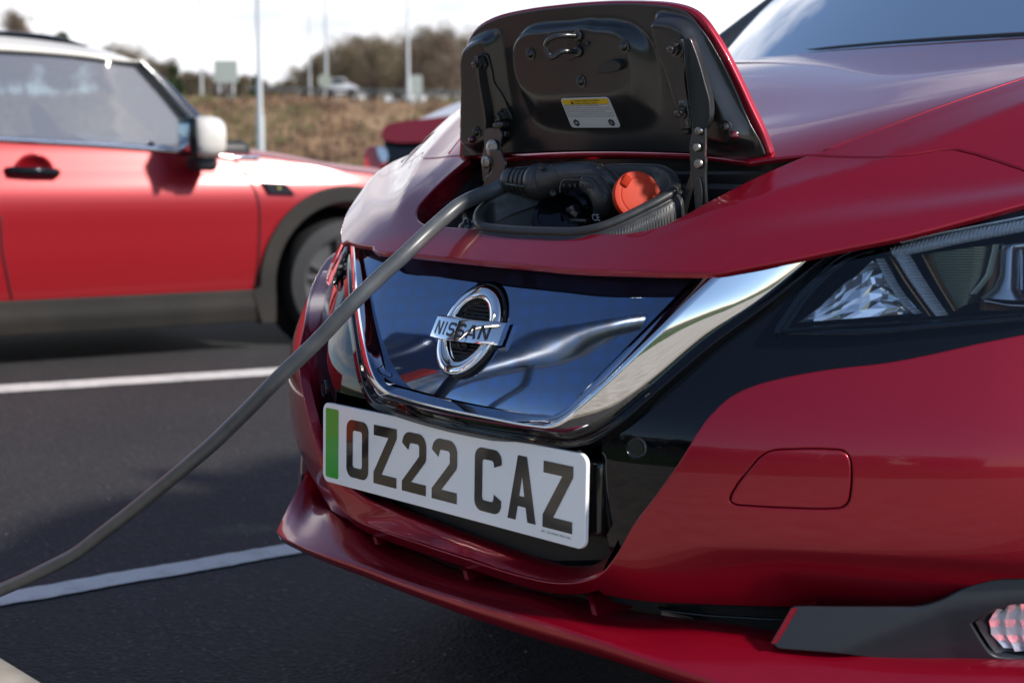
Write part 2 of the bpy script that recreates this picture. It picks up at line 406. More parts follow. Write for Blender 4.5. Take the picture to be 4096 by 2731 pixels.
side=[Vector((.88,HZ-.13)),Vector((.88,HZ-.30)),Vector((.88,HZ-.42)),Vector((.78,HZ-.40))]
far_top=[Vector((-a.x,a.y)) for a in reversed(top) if a.x>abs(farp.x)+.02 and a.y>farp.y-.2]
far_top=[]
outline=list(reversed(low))[::-1]
loop=ext_near[::-1]+top+crest+[Vector((-.70,HZ-.165)),Vector((-.80,HZ-.145)),Vector((-.88,HZ-.13))]+mir(side[1:])+mir(low)+[p for p in reversed(lowc)]+list(reversed(low))+list(reversed(side[1:]))
# tow eye cover outline
tow_px=z('J',(893,375),(910,325),(1000,205),(1040,160),(1090,130),(1200,119),(1400,120),(1455,128),(1488,165),(1496,230),(1490,340),(1478,385),(1450,408),(1400,415),(1200,412),(980,400),(915,392))
tow=fpts(tow_px,n=4,closed=True)
def grow(L,d):
    n=len(L); out=[]
    ar=sum(L[i][0]*L[(i+1)%n][1]-L[(i+1)%n][0]*L[i][1] for i in range(n))
    for i in range(n):
        t=(L[(i+1)%n]-L[i-1]).normalized(); w=Vector((t.y,-t.x))*(1 if ar>0 else -1); out.append(L[i]+w*d)
    return out
bump_o=panel('front_bumper',loop,liftF(),RED,car,holes=[grow(tow,.0022)],h=.011,depth=.012)
panel('towing_eye_cover',grow(tow,-.0022),liftF(.0003),RED,car,h=.011,depth=.006)
# -- painted return strip that frames the black centre
inner_px=z('B',(1432,1318),(1400,1372),(1340,1416),(1250,1430),(1100,1407),(900,1340),(700,1268),(500,1190),(380,1135),(300,1100),(262,1060),(235,980),(212,870),(196,760))+z('F',(372,1460),(345,1350),(322,1230),(330,1170),(370,1060),(420,960),(480,850),(530,785))
inner_px=inner_px[:inner_px.index(z('B',(262,1060))[0])+1]
c3=[Vector((p.x,F(p.x,p.y)+.0005,p.y)) for p in crest[2:]]
i3=[onF(p,.030) for p in cat(inner_px,6)]
i3=resamp_n(i3,60)+[Vector((p.x+.004,F(p.x,p.y)+.022,p.y)) for p in farc[5:]]
nf=len(farc)-5; c3=resamp_n(c3[:-nf],60)+c3[-nf:]
# match ends: correspond by arc length
rows=[]
for a,b in zip(c3,i3):
    d=b-a; n=d.cross(Vector((1,0,0)))
    rows.append([a,a.lerp(b,.06)+Vector((0,-.0012,0)),a.lerp(b,.2)+Vector((0,-.0015,0)),a.lerp(b,.5)+Vector((0,-.001,0)),a.lerp(b,.8),b,b+Vector((0,.016,0))])
MB().loft(rows).build('bumper_frame',RED,car,fixn=False)
# -- gloss black centre
bl=[Vector((.84,HZ-.24)),Vector((.62,HZ-.30)),Vector((.43,HZ-.33)),Vector((.34,HZ-.44)),Vector((.27,HZ-.49)),Vector((.15,HZ-.51)),Vector((0,HZ-.515))]
loopb=bl+mir(bl[:-1])[::-1]+[Vector((x*.05,HZ-.130+.18*(x*.05)**2)) for x in range(-16,17)]
hl_px=z('I',(388,1222),(470,1100),(560,970),(740,775),(850,685),(940,627),(1100,568),(1250,530),(1500,470),(2000,357),(2344,280))
hl_bot=z('I',(2344,1128),(2000,1158),(1600,1190),(1200,1228),(800,1240),(500,1235))
HLL=[XZ(onF(p,.018)) for p in cat(hl_px,4)]+[Vector((.76,HZ-.045)),Vector((.83,HZ-.035)),Vector((.84,HZ-.11)),Vector((.75,HZ-.13))]+[XZ(onF(p,.018)) for p in cat(hl_bot,4)]
# raised black border around the chrome (fine lips)
def sweep_px(name,rows_px,offs,mat_,n=110,f=F,label=None,parent=car,sm=8):
    R3=[]
    for px,off in zip(rows_px,offs):
        C=cat(px,sm); m=len(C)
        P=[onF(p,off,f) for p in C]; R3.append(resamp_n(P,n))
    return MB().loft([list(r) for r in zip(*R3)]).build(name,mat_,parent,label=label,fixn=False),R3
outer_px=z('B',(312,78),(322,200),(332,340),(350,480),(375,625),(392,672),(430,722),(500,752),(700,812),(900,852),(1100,882),(1230,896),(1310,874),(1400,822),(1560,690),(1800,482),(2050,302),(2294,104))
outerL=z('B',(305,78),(308,200),(318,340),(338,480),(362,630),(378,684),(418,740),(495,772),(700,834),(900,876),(1100,908),(1240,922),(1330,900),(1420,842),(1580,706),(1820,500),(2070,318),(2320,112))
crest_c=z('B',(326,80),(336,200),(352,340),(374,480),(404,600),(430,655),(480,700),(560,728),(720,768),(900,805),(1060,836),(1150,842),(1230,800),(1290,745),(1440,600),(1600,445),(1720,325),(1862,192))
inner_c=z('B',(360,84),(366,200),(378,340),(398,480),(424,595),(444,634),(480,662),(560,688),(720,730),(900,766),(1060,790),(1160,795),(1215,765),(1260,722),(1400,585),(1560,428),(1680,310),(1800,190))
ch_f=F
O3=resamp_n([onF(p,.030) for p in cat(outer_px,8)],120)
def seg_resamp(px,off,sm=8,n=120):   # keep control point correspondence
    return [onF(p,off) for p in cat(px,sm)]
Oa=seg_resamp(outer_px,.026);Ca=[onF(p,.014-.008*sst(.05,.4,k/136)-.015*sst(.55,.8,k/136)) for k,p in enumerate(cat(crest_c,8))];Ia=[onF(p,.0205+.017*sst(.20,.36,k/136)-.0145*sst(.50,.66,k/136)) for k,p in enumerate(cat(inner_c,8))]
rows=[]
for o_,c_,i_ in zip(Oa,Ca,Ia):
    r=[o_+Vector((0,.012,0)),o_]
    r+= [o_.lerp(c_,.06)+Vector((0,-.0015,0)),o_.lerp(c_,.3)+Vector((0,-.0028,0)),o_.lerp(c_,.6)+Vector((0,-.0028,0)),o_.lerp(c_,.88)+Vector((0,-.001,0)),c_,c_.lerp(i_,.12)+Vector((0,-.001,0)),c_.lerp(i_,.4)+Vector((0,-.002,0)),c_.lerp(i_,.8)+Vector((0,-.001,0)),i_,i_+Vector((0,.012,0))]
    rows.append(r)
MB().loft(rows).build('chrome_surround',CHR,car,fixn=False)
# black lips beneath the chrome
La=[onF(p,.024-.012*sst(.15,.5,k/136)) for k,p in enumerate(cat(outerL,8))];Lb=seg_resamp(outer_px,.027)
ext=z('B',(285,78),(285,200),(296,340),(318,480),(345,640),(365,700),(408,760),(490,795),(700,858),(900,900),(1100,932),(1250,942),(1345,922),(1440,858),(1600,718),(1840,516),(2090,330),(2340,118))
Lc=seg_resamp(ext,.026)
rows=[]
for a,b_,c_ in zip(Lb,La,Lc):
    rows.append([a+Vector((0,.006,0)),a.lerp(b_,.3)+Vector((0,-.002,0)),a.lerp(b_,.55)+Vector((0,.004,0)),b_+Vector((0,.002,0)),b_.lerp(c_,.35),b_.lerp(c_,.6)+Vector((0,.003,0)),c_,c_+Vector((0,.012,0))])
MB().loft(rows).build('black_surround_lip',BLK,car,fixn=False)
# -- blue gloss panel inside the chrome
gl=[XZ(p) for p in seg_resamp(inner_c,.032,4)]
pho=[Vector((x,HZ+y)) for x,y in ((.262,-.318),(.262,-.452),(.236,-.480),(.15,-.493),(0,-.496))]; pho=pho+mir(pho[:-1])[::-1]
panel('fascia',loopb,lambda a,b:Vector((a,FB(a,b)+.0015,b)),BLK,car,h=.014,depth=.045,r=.001,holes=[grow(HLL,-.003),grow(mir(HLL),-.003),grow(gl,.006),pho])
MB().loft([[Vector((x,F(x,HZ-.4)+.075+.0*z_,HZ+z_)) for z_ in (-.30,-.38,-.44,-.50,-.52)] for x in [k*.03-.3 for k in range(21)]]).build('plate_recess',DARK,car,fixn=False)
panel('grille_panel',gl,lambda a,b:Vector((a,F(a,b)+.040-.018*min(1,(abs(a)/.33)**2),b)),BLUE,car,h=.012,edge=False)
# shadow lip above the grille panel, tucked under the nose
lipn_px=z('F',(566,682),(640,705),(743,727))+z('E',(480,88),(760,128),(1050,162),(1400,195),(1764,226))+z('B',(1100,150),(1500,183),(1700,192),(1880,186),(2040,150),(2300,92))+z('I',(800,590),(1400,478),(2344,222))
# ---- nose panel + hood
lipn_px=z('F',(566,676),(640,697),(743,718))+z('E',(480,80),(760,116),(1050,148),(1400,182),(1764,213))+z('B',(1250,180),(1500,188),(1700,192),(1850,190))+z('I',(120,716),(530,640),(900,562),(1400,462),(2000,305),(2344,212))
lip=gpts(lipn_px,n=4)
lipL=lip[0]
open_px=z('H',(925,222),(700,320),(400,470),(100,630))+z('C',(1640,632),(1500,652),(1250,652),(900,640),(600,622),(400,612),(260,603),(170,592),(118,565),(98,525),(112,470),(150,420),(300,270),(400,185),(462,135))
opn=gpts(open_px,n=4)
seam_px=z('H',(985,200),(1120,207),(1300,213),(1480,212),(1600,204),(1700,190),(1880,166),(1935,172),(2352,300))
seam=gpts(seam_px,n=4)
seamL=[Vector((-p.x,p.y)) for p in seam]
sideN=[Vector((.70,.50)),Vector((.78,.58)),Vector((.80,.56)),Vector((.76,.46))]
# far lip ends at silhouette; continue by mirroring the near lip
farl=[Vector((-p.x,p.y)) for p in lip if p.x>abs(lipL.x)+.004]
dyl=lipL.y-farl[0].y; print('lip join',dyl,lipL,len(farl))
farl=[Vector((p.x,p.y+dyl*sst(.14,0,abs(p.x)-abs(lipL.x)))) for p in farl]
nose=seam[::-1][::-1]
loopn=[p for p in lip]+[Vector((.70,.425)),Vector((.80,.575)),Vector((.80,.64)),Vector((.70,.52))]+[p for p in reversed(seam)]+opn+[p for p in seamL]+[Vector((-.70,.52)),Vector((-.80,.64)),Vector((-.80,.575)),Vector((-.70,.425))]+list(reversed(farl))
panel('nose_panel',loopn,liftG(),RED,car,h=.009,r=.0035,depth=.004,out=(0,0,1))
def seamoff(L,d): return [Vector((p.x,p.y+d)) for p in L]
hseam=seamoff(seam,.006); hseamL=seamoff(seamL,.006)
hf=[Vector((x,onG((pxx*S_,354*S_)).y+.002)) for x,pxx in ((.25,1700),)]
front=[Vector((x,.29-.0*x)) for x in (.31,.2,.1,0,-.1,-.2,-.31)]
hoodfront=gpts(z('C',(2352,158),(2050,118),(1700,104),(1400,100),(1000,110),(700,135)),n=3)
hoodfront=[p for p in hoodfront]
hl=[p for p in reversed(hseam)]+hoodfront+[p for p in hseamL]+[Vector((-.66,.60)),Vector((-.72,.95)),Vector((-.74,1.25)),Vector((-.6,1.19)),Vector((-.3,1.10)),Vector((0,1.07)),Vector((.3,1.10)),Vector((.6,1.19)),Vector((.74,1.25)),Vector((.72,.95)),Vector((.66,.60))]
panel('bonnet',hl,liftG(.0),RED,car,h=.014,r=.003,depth=.003,out=(0,0,1))
for s in (1,-1):
    rl=[Vector((s*rS(y),y,G(rS(y),y)-.0009)) for y in [.305+.01*k for k in range(75)]]
    MB().tube(rl,.0017,8).build('bonnet_crease',RED,car)
    panel('wing_liner',[Vector((s*a,b)) for a,b in ((.57,.455),(.80,.60),(.80,1.28),(.66,1.2),(.62,.75))],liftG(-.010),RED,car,h=.03,edge=False,out=(0,0,1))
    fl=[Vector((s*a,b)) for a,b in ((.706,.535),(.805,.655),(.84,.9),(.85,1.3),(.748,1.3),(.726,.95),(.666,.60),(.60,.49))]
    panel('front_wing',fl,liftG(0),RED,car,h=.02,depth=.01,out=(0,0,1))
# ------------------------------------------------------------------ cavity behind the nose
def gpl(off=0): return lambda P:P.z-(HZ-.078+.5*(P.y-.13))-off
mb=MB()
mb.box((0,.26,HZ-.32),(.98,.02,.20)).build('bay_floor',DARK,car)
bay=MB()
# rear wall below the bonnet edge, front beam and floor
def strip(z0,y0,z1,y1,hw=.325):
    bay.add([(-hw,y0,z0),(hw,y0,z0),(hw,y1,z1),(-hw,y1,z1)],[(0,1,2,3)])
for (a,b,c,d) in ((HZ+.004,.315,HZ-.012,.318),(HZ-.012,.318,HZ-.016,.305),(HZ-.016,.305,HZ-.028,.306),(HZ-.028,.306,HZ-.034,.290),(HZ-.034,.290,HZ-.06,.291),(HZ-.06,.291,HZ-.22,.28),(HZ-.19,.30,HZ-.17,.10)):
    strip(a,b,c,d)
bay.build('bay_wall',SAT,car,smooth=False,fixn=False)
for s in(1,-1):
    bw=MB()
    bw.box((s*.305,.22,HZ-.125),(.05,.16,.03),bev=.004); bw.box((s*.29,.25,HZ-.07),(.09,.06,.012),Matrix.Rotation(R(12*s),3,'Y').to_4x4(),bev=.003)
    bw.box((s*.32,.24,HZ-.06),(.05,.03,.012),bev=.003)
    bw.build('bay_bracket',SAT,car)
# left flange of the opening
cr=[onG(p,-.001) for p in cat(z('C',(540,150),(462,135),(400,185),(300,270),(150,420),(112,470),(98,525),(118,565)),6)]
inn=[onG(p,-.030) for p in cat(z('C',(545,160),(530,175),(470,240),(360,370),(240,480),(190,530),(180,555),(185,575)),6)]
MB().loft([[a,a.lerp(b,.1)+Vector((.001,0,0)),a.lerp(b,.6),b,b-Vector((0,0,.02))] for a,b in zip(cr,inn)]).build('opening_flange',RED,car,fixn=False)
mm=MB(); gy=[onG(p,-.033) for p in cat(z('C',(560,150),(530,178),(470,243),(360,373),(245,485)),6)]
mm.loft([[p,p+Vector((.03,.0,-.05))] for p in gy]).build('grey_side_trim',mat('grey_trim',(.03,.03,.032),.5),car,fixn=False)
# rubber seal around the charging well
ring_px=z('C',(545,585),(527,555),(530,510),(580,450),(700,388),(860,330),(1100,262),(1300,222),(1450,205),(1650,205),(1760,215),(1828,258),(1850,310),(1835,352),(1760,405),(1620,478),(1480,545),(1330,602),(1200,628),(1000,628),(850,623),(650,608))
rg=[onfn(p,gpl()) for p in cat(ring_px,4,True)]
mb=MB(); n=len(rg); V=[];Fc=[]
cen=sum(rg,Vector())/n
prof=[(-.012,-.030),(-.007,-.008),(-.0075,0),(-.0065,.0035),(-.003,.005),(.002,.0052),(.006,.003),(.0075,-.001),(.0065,-.005),(.0048,-.006),(.0075,-.0075),(.0105,-.012),(.0125,-.020),(.014,-.032),(.016,-.045)]
for i,p in enumerate(rg):
    tg=(rg[(i+1)%n]-rg[i-1]); tg.z=0; tg.normalize(); o=Vector((tg.y,-tg.x,0))
    if o.dot(p-cen)<0:o=-o
    V.append([p+o*a+Vector((0,0,b)) for a,b in prof])
V.append(V[0]); mb.loft(V); mb.build('rubber_seal',RUB,car,fixn=True)
rb=MB()
sk=[V[i][12] for i in range(n)]
acc=0
for i in range(0,n):
    a=V[i];b=V[(i+1)%n]
    m_=int(max(1,(b[12]-a[12]).length/.0032))
    for k in range(m_):
        t=k/m_; p1=a[11].lerp(b[11],t); p2=a[13].lerp(b[13],t); d=(b[12]-a[12]).normalized()*.0010; oo=(p2-p1).cross(d).normalized()*.0009
        if oo.dot(p1-cen)<0:oo=-oo
        rb.add([p1-d,p1+d,p2+d,p2-d,p1+oo,p2+oo],[(0,3,5,4),(1,4,5,2),(0,4,1),(3,2,5)])
rb.build('seal_rib',RUB,car,fixn=False)
# well (sunken tray) inside the seal
wl=[[p+(cen-p)*.02+Vector((0,0,-.004)) for p in rg],[p+(cen-p)*.07+Vector((0,0,-.05)) for p in rg],[p+(cen-p)*.14+Vector((0,0,-.11)) for p in rg]]
wl=[w+[w[0]] for w in wl]
mb=MB().loft(wl); base=len(mb.v); mb.add(wl[-1][:-1],[tuple(range(n))]); mb.build('charging_well',MBLK,car,fixn=False)
# big round inlet cap
def plane_px(pts,P0,nrm):
    P0=Vector(P0);nrm=Vector(nrm); return [onfn(p,lambda q:(q-P0).dot(nrm),1.2,3.5) for p in pts]
ic=onD(z('C',(1075,505))[0],2.03); ax=(Vector((.32,-.62,.62))).normalized()
MB().lathe(ic,ax,[(-.03,.038),(-.004,.040),(0,.038),(.001,.031),(-.001,.030),(-.001,.004),(0,.002)],40).build('inlet_cap',BLK,car,angle=30)
MB().box(onD(z('C',(1190,520))[0],2.03),(.018,.02,.016),Matrix.Rotation(R(30),3,'Y').to_4x4(),bev=.002).box(onD(z('C',(1165,485))[0],2.03),(.016,.014,.010),Matrix.Rotation(R(-20),3,'Y').to_4x4(),bev=.002).box(onD(z('C',(1215,560))[0],2.01),(.03,.012,.006),bev=.002).build('inlet_latch',SAT,car)
MB().lathe(onD(z('C',(450,585))[0],2.06),(0,0,1),[(-.004,.012),(.0,.011),(.003,.006),(.008,.004),(.009,0)],16).build('cap_screw',SAT,car,angle=40)
# ------------------------------------------------------------------ flap (lid)
LP=lambda X,Zz:.284-.26*(Zz-HZ-.0076)
def gL(off=0): return lambda P:P.y-LP(P.x,P.z)-off
def onL(p,off=0): return onfn(p,gL(off),1.2,3.2)
def lpts(px,n=4,off=0): return [XZ(onL(p,off)) for p in cat(px,n)]
lid_front=z('A',(63,1042,'c'),(72,800),(86,500),(98,350),(125,262),(180,187),(290,124),(480,77),(750,42),(1000,24),(1200,22),(1400,32),(1520,54),(1600,88),(1660,140),(1720,220),(1800,350),(1880,505),(1980,720),(2060,890),(2112,1038,'c'),(1900,1022),(1600,1012),(1200,1000),(800,1000),(350,1020))
lf=lpts(lid_front+[lid_front[0]],4)[:-1]
flap=empty('charging_flap',(0,.30,HZ),'x','x'); flap.parent=car; flap.matrix_parent_inverse=Matrix.Translation((0,-2,0)); 
for k in ('label','category'): del flap[k]
def world_of(o):
    M=o.matrix_basis.copy()
    while o.parent is not None: M=o.parent.matrix_basis@o.matrix_parent_inverse@M if o.parent.parent is None else M; o=o.parent
    return M
flap.matrix_parent_inverse=Matrix.Identity(4); flap.location=(0,-1.7,HZ)
flap['name_note']='' ; del flap['name_note']
def world_of(o):
    M=o.matrix_basis.copy()
    while o.parent is not None: o=o.parent; M=o.matrix_basis@M
    return M
liftL=lambda off:(lambda a,b:Vector((a,LP(a,b)+off,b)))
panel('outer_skin',grow(lf,-.0015),liftL(0),RED,flap,h=.02,r=.0035,depth=.006)
panel('back_skin',grow(lf,-.0005),liftL(.0095),RED,flap,h=.02,edge=False,out=(0,1,0))
lin=z('A',(92,1030),(104,700),(112,400),(135,282),(190,202),(300,142),(500,92),(800,56),(1100,38),(1350,46),(1480,64),(1570,98),(1650,176),(1760,345),(1860,540),(1960,760),(2075,1000),(2080,1022),(1600,1003),(1200,992),(800,992),(350,1010))
li=lpts(lin+[lin[0]],4)[:-1]
# embossed height map
def poly_dist(L,P):   # signed distance (inside positive), numpy
    L=np.array([(q[0],q[1]) for q in L]); A=L;B=np.roll(L,-1,0)
    d=np.full(len(P),1e9); c=np.zeros(len(P),bool)
    for a,b in zip(A,B):
        ab=b-a; t=np.clip(((P-a)@ab)/(ab@ab+1e-15),0,1); d=np.minimum(d,np.hypot(*(P-a-t[:,None]*ab).T))
        m=((a[1]>P[:,1])!=(b[1]>P[:,1]))&(P[:,0]<(b[0]-a[0])*(P[:,1]-a[1])/(b[1]-a[1]+1e-15)+a[0]); c^=m
    return np.where(c,d,-d)
def lq(*a,off=0): return lpts(z('A',*a,a[0]),4,off)[:-1]
def emb(P,outer,top,H):
    dO=poly_dist(outer,P);dT=poly_dist(top,P)
    t=np.where(dO<=0,0,np.where(dT>=0,1,dO/(dO-dT+1e-9))); return H*t*t*(3-2*t)
gx=np.arange(-.33,.33,.003);gz=np.arange(HZ-.02,HZ+.28,.003);GX,GZ=np.meshgrid(gx,gz);PP=np.stack([GX.ravel(),GZ.ravel()],1)
O1=lq((466,400),(480,260),(540,190),(640,165),(800,160),(1180,148),(1290,215),(1370,330),(1415,520),(1430,700),(1425,780),(1350,850),(1200,880),(700,872),(590,830),(520,700),(480,560))
T1=lq((488,400),(505,290),(560,235),(700,215),(860,195),(960,180),(1010,205),(1100,212),(1190,235),(1240,290),(1262,400),(1266,520),(1220,585),(900,610),(640,622),(550,580),(505,490))
O2=lq((112,940),(120,600),(130,340),(160,270),(230,225),(345,188),(372,330),(400,560),(430,720),(420,900),(300,985),(160,990))
T2=lq((128,940),(134,600),(142,350),(200,310),(280,285),(300,420),(330,600),(350,750),(330,900),(230,955),(150,960))
O3=lq((1372,88),(1440,88),(1540,105),(1640,165),(1710,260),(1800,430),(1880,600),(1980,790),(2042,930),(2025,985),(1840,985),(1740,960),(1600,860),(1540,720),(1490,540),(1415,330))
T3=lq((1392,170),(1450,172),(1560,190),(1600,215),(1640,330),(1700,450),(1800,630),(1880,800),(1940,900),(1900,945),(1820,945),(1760,920),(1640,840),(1560,720),(1510,550),(1425,330))
Hm=emb(PP,O1,T1,-.021)+emb(PP,O2,T2,-.018)+emb(PP,O3,T3,-.021)
Hm=Hm.reshape(GX.shape)
for _ in range(2):
    K=np.pad(Hm,1,mode='edge'); Hm=(K[:-2,1:-1]+K[2:,1:-1]+K[1:-1,:-2]+K[1:-1,2:]+2*K[1:-1,1:-1])/6
Hl=Hm.tolist()
def hL(a,b):
    u=(a-gx[0])/.003;v=(b-gz[0])/.003; i=int(min(max(u,0),len(gx)-2));j=int(min(max(v,0),len(gz)-2));u-=i;v-=j
    return Hl[j][i]*(1-u)*(1-v)+Hl[j][i+1]*u*(1-v)+Hl[j+1][i]*(1-u)*v+Hl[j+1][i+1]*u*v
li_o=panel('inner_liner',li,lambda a,b:Vector((a,LP(a,b)-.0035+float(hL(a,b)),b)),SAT,flap,h=.0042,depth=.003)
def onLh(p,off=0): return onfn(p,lambda P:P.y-LP(P.x,P.z)+.0035-hL(P.x,P.z)-off,1.2,3.2)
LN=Vector((0,-1,-.26)).normalized()
for p in z('L',(780,520),(1270,785),(262,1275))+z('M',(240,448),(1222,1225)):
    P=onLh(p); m=MB(); m.lathe(P,LN,[(0,.0085),(.0015,.0085),(.002,.0060),(.004,.0055),(.0062,.0035),(.0068,0)],20)
    m.box(P+LN*.0066,(.0065,.0012,.0014)).box(P+LN*.0066,(.0014,.0012,.0065)); m.build('screw',SAT,flap,angle=35)
for p in z('L',(222,1345))+z('M',(1306,1302)):
    MB().lathe(onLh(p),LN,[(0,.0055),(.003,.0052),(.007,.003),(.0085,0)],16).build('rubber_plug',mat('dark_red_plug',(.10,.004,.012),.2,0,1),flap)
# striker wire loop, plate and fastener
lp=[onLh(p,o) for p,o in zip(z('L',(1240,350),(1050,350),(980,372),(935,410),(925,460),(950,520),(975,555),(1010,550),(1070,505),(1240,503)),(0,-.028,-.032,-.033,-.033,-.033,-.033,-.032,-.028,0))]
lp=cat(lp,5); MB().tube(lp,.0036,12).build('striker_loop',SAT,flap)
pl=lpts(z('L',(1090,320),(1120,290),(1330,275),(1370,300),(1388,400),(1370,470),(1330,570),(1150,580),(1120,540),(1085,430),(1090,320)),4)[:-1]
panel('striker_plate',pl,lambda a,b:Vector((a,LP(a,b)-.0055+float(hL(a,b)),b)),SAT,flap,h=.006,r=.001,depth=.002)
m=MB()
for p in z('L',(1235,350),(1235,503)): m.lathe(onLh(p,-.002),LN,[(0,.0075),(.0015,.0075),(.003,.005)],16)
for p in z('L',(1130,437),(1322,423)): m.lathe(onLh(p,-.002),LN,[(0,.0025),(.0006,.0024),(.0006,.001),(0,.0008)],12)
m.build('striker_fixing',SAT,flap)
def prism_px(px,surf,depth,name,mt,par,n=4,label=None,bev=.0008,closed=True):
    C=cat(px+[px[0]],n)[:-1] if n>1 else [Vector(p[:2]) for p in px]
    P=[surf(p) for p in C]
    m=MB().prism(P,depth); o=m.build(name,mt,par,smooth=True,angle=30,label=label)
    if bev:
        md=o.modifiers.new('bevel','BEVEL'); md.width=bev; md.segments=2; md.limit_method='ANGLE'; md.angle_limit=R(40)
    return o
prism_px(z('A',(992,455,'c'),(1005,432),(1060,402),(1130,398),(1152,415),(1156,445),(1135,462),(1060,478,),(995,482,'c')),lambda p:onLh(p,.0),(0,-.009,-.002),'plug_cover',MBLK,flap,3)
# hinge arms on the flap
prism_px(z('L',(250,545,'c'),(300,528),(370,535),(395,600),(420,700),(440,800),(500,890),(545,980),(575,1060),(608,1130),(608,1160),(570,1185),(500,1200),(470,1250),(345,1250),(342,1170),(325,1050),(300,900),(280,780),(262,650)),lambda p:onLh(p,-.004),(0,-.0035,-.001),'hinge_plate',SAT,flap,3)
prism_px(z('L',(250,545,'c'),(262,545,'c'),(282,780),(302,900),(330,1050),(350,1170),(350,1250,'c'),(333,1230,'c'),(334,1170),(318,1050),(290,900),(268,780),(250,640)),lambda p:onLh(p,-.020),(0,.018,.004),'hinge_flange',SAT,flap,1)
prism_px(z('M',(700,400,'c'),(720,383),(800,378),(808,400),(815,520),(820,640),(850,900),(875,1000),(1000,1010,'c'),(1010,1250,'c'),(880,1250),(870,1160),(800,1100),(775,1000),(735,900),(740,780),(745,620),(705,500)),lambda p:onLh(p,-.004),(0,-.0035,-.001),'hinge_plate',SAT,flap,3)
prism_px(z('M',(800,376,'c'),(860,370),(900,450),(960,620),(1010,800),(1060,1000),(1050,1180),(1010,1250,'c'),(890,1250,'c'),(885,1170),(862,1000),(835,800),(815,600),(803,420)),lambda p:onLh(p,-.026),(-.003,.012,.003),'hinge_flange',SAT,flap,3)
for p in z('L',(300,610),(525,1120))+z('M',(742,468),(815,1080)):
    P=onLh(p,-.008); m=MB(); m.lathe(P,LN,[(0,.012),(.0015,.012),(.002,.0098)],6).lathe(P,LN,[(.0015,.0088),(.008,.0085),(.0085,.006)],6).lathe(P,LN,[(.0085,.0052),(.014,.005),(.015,.003),(.0152,0)],16); m.build('hinge_nut',SAT,flap,angle=30)
# lower links of the hinges (from the flap down into the bay)
def hinge_surf(y): return lambda p:onY(p,y)
prism_px(z('L',(345,1230,'c'),(475,1230,'c'),(500,1300),(485,1400),(495,1568,'c'),(318,1568,'c'),(330,1400),(322,1330),(333,1270)),hinge_surf(.245),(0,.004,0),'hinge_link',SAT,flap,3)
prism_px(z('C',(600,80,'c'),(675,85,'c'),(690,130),(700,145),(705,200),(690,270),(660,330),(555,330,'c'),(575,270),(610,230),(612,160)),hinge_surf(.238),(0,.004,0),'hinge_arm',SAT,flap,3)
prism_px(z('C',(567,0,'c'),(600,60),(598,230),(560,300),(552,250),(548,150),(562,80)),hinge_surf(.248),(.0,.004,0),'hinge_side',SAT,flap,3)
prism_px(z('M',(885,1170,'c'),(1010,1180,'c'),(1015,1350),(1005,1568,'c'),(875,1568,'c'),(862,1420),(885,1270)),hinge_surf(.225),(0,.004,0),'hinge_link',SAT,flap,3)
prism_px(z('C',(1968,150),(1985,138),(2050,132),(2053,150),(2050,240),(2058,440,'c'),(1982,492,'c'),(1966,220)),hinge_surf(.222),(0,.004,0),'hinge_arm',SAT,flap,3)
prism_px(z('C',(1950,0,'c'),(1965,60),(1965,240),(1955,300),(1925,420),(1900,520,'c'),(1785,590,'c'),(1800,520),(1860,420),(1920,330),(1948,240),(1945,120)),hinge_surf(.228),(.004,.003,0),'hinge_blade',SAT,flap,3)
prism_px(z('C',(1992,285),(2008,262),(2024,285),(2035,480,'c'),(1998,488,'c')),hinge_surf(.2205),(0,-.002,0),'hinge_bead',SAT,flap,3)
for (p,r,y) in ((z('L',(410,1430))[0],.0125,.243),(z('C',(580,165))[0],.009,.236),(z('C',(2010,178))[0],.0062,.2205),(z('C',(2000,68))[0],.0055,.2235),(z('M',(960,1265))[0],.0055,.2235)):
    MB().lathe(onY(p,y),(0,-1,0),[(0,r),(.002,r),(.0035,r*.8),(.0038,r*.45),(.003,r*.4),(.003,0)],24).build('hinge_rivet',STEEL,flap,angle=40)
m=MB()
m.box(onL(z('M',(850,1080))[0],-.028),(.016,.016,.045),Matrix.Rotation(R(-8),3,'Y').to_4x4(),bev=.003).box(onL(z('M',(855,1180))[0],-.026),(.008,.014,.03),bev=.002); m.build('hinge_stop',SAT,flap)
m=MB(); m.box(onL(z('L',(490,1205))[0],-.026),(.022,.016,.009),bev=.003).box(onL(z('L',(520,1295))[0],-.02),(.018,.012,.009),bev=.002); m.build('hinge_stop',SAT,flap)
# text helper: maps a text mesh on a 3d quad
def textm(body,size=1,bold=0,spacing=1,res=3):
    c=bpy.data.curves.new('t','FONT'); c.body=body; c.size=size; c.offset=bold; c.space_character=spacing; c.resolution_u=res; c.fill_mode='FRONT'
    o=bpy.data.objects.new('t',c); scene.collection.objects.link(o); bpy.context.view_layer.update()
    me=bpy.data.meshes.new_from_object(o.evaluated_get(bpy.context.evaluated_depsgraph_get())); v=[(q.co.x,q.co.y) for q in me.vertices]; f=[tuple(p.vertices) for p in me.polygons]
    bpy.data.objects.remove(o); bpy.data.curves.remove(c); bpy.data.meshes.remove(me); return v,f
def quadmap(Q): # Q: tl,tr,br,bl -> u right 0..1, v down 0..1
    Q=[Vector(q) for q in Q]; return lambda u,v:(Q[0]*(1-u)+Q[1]*u)*(1-v)+(Q[3]*(1-u)+Q[2]*u)*v
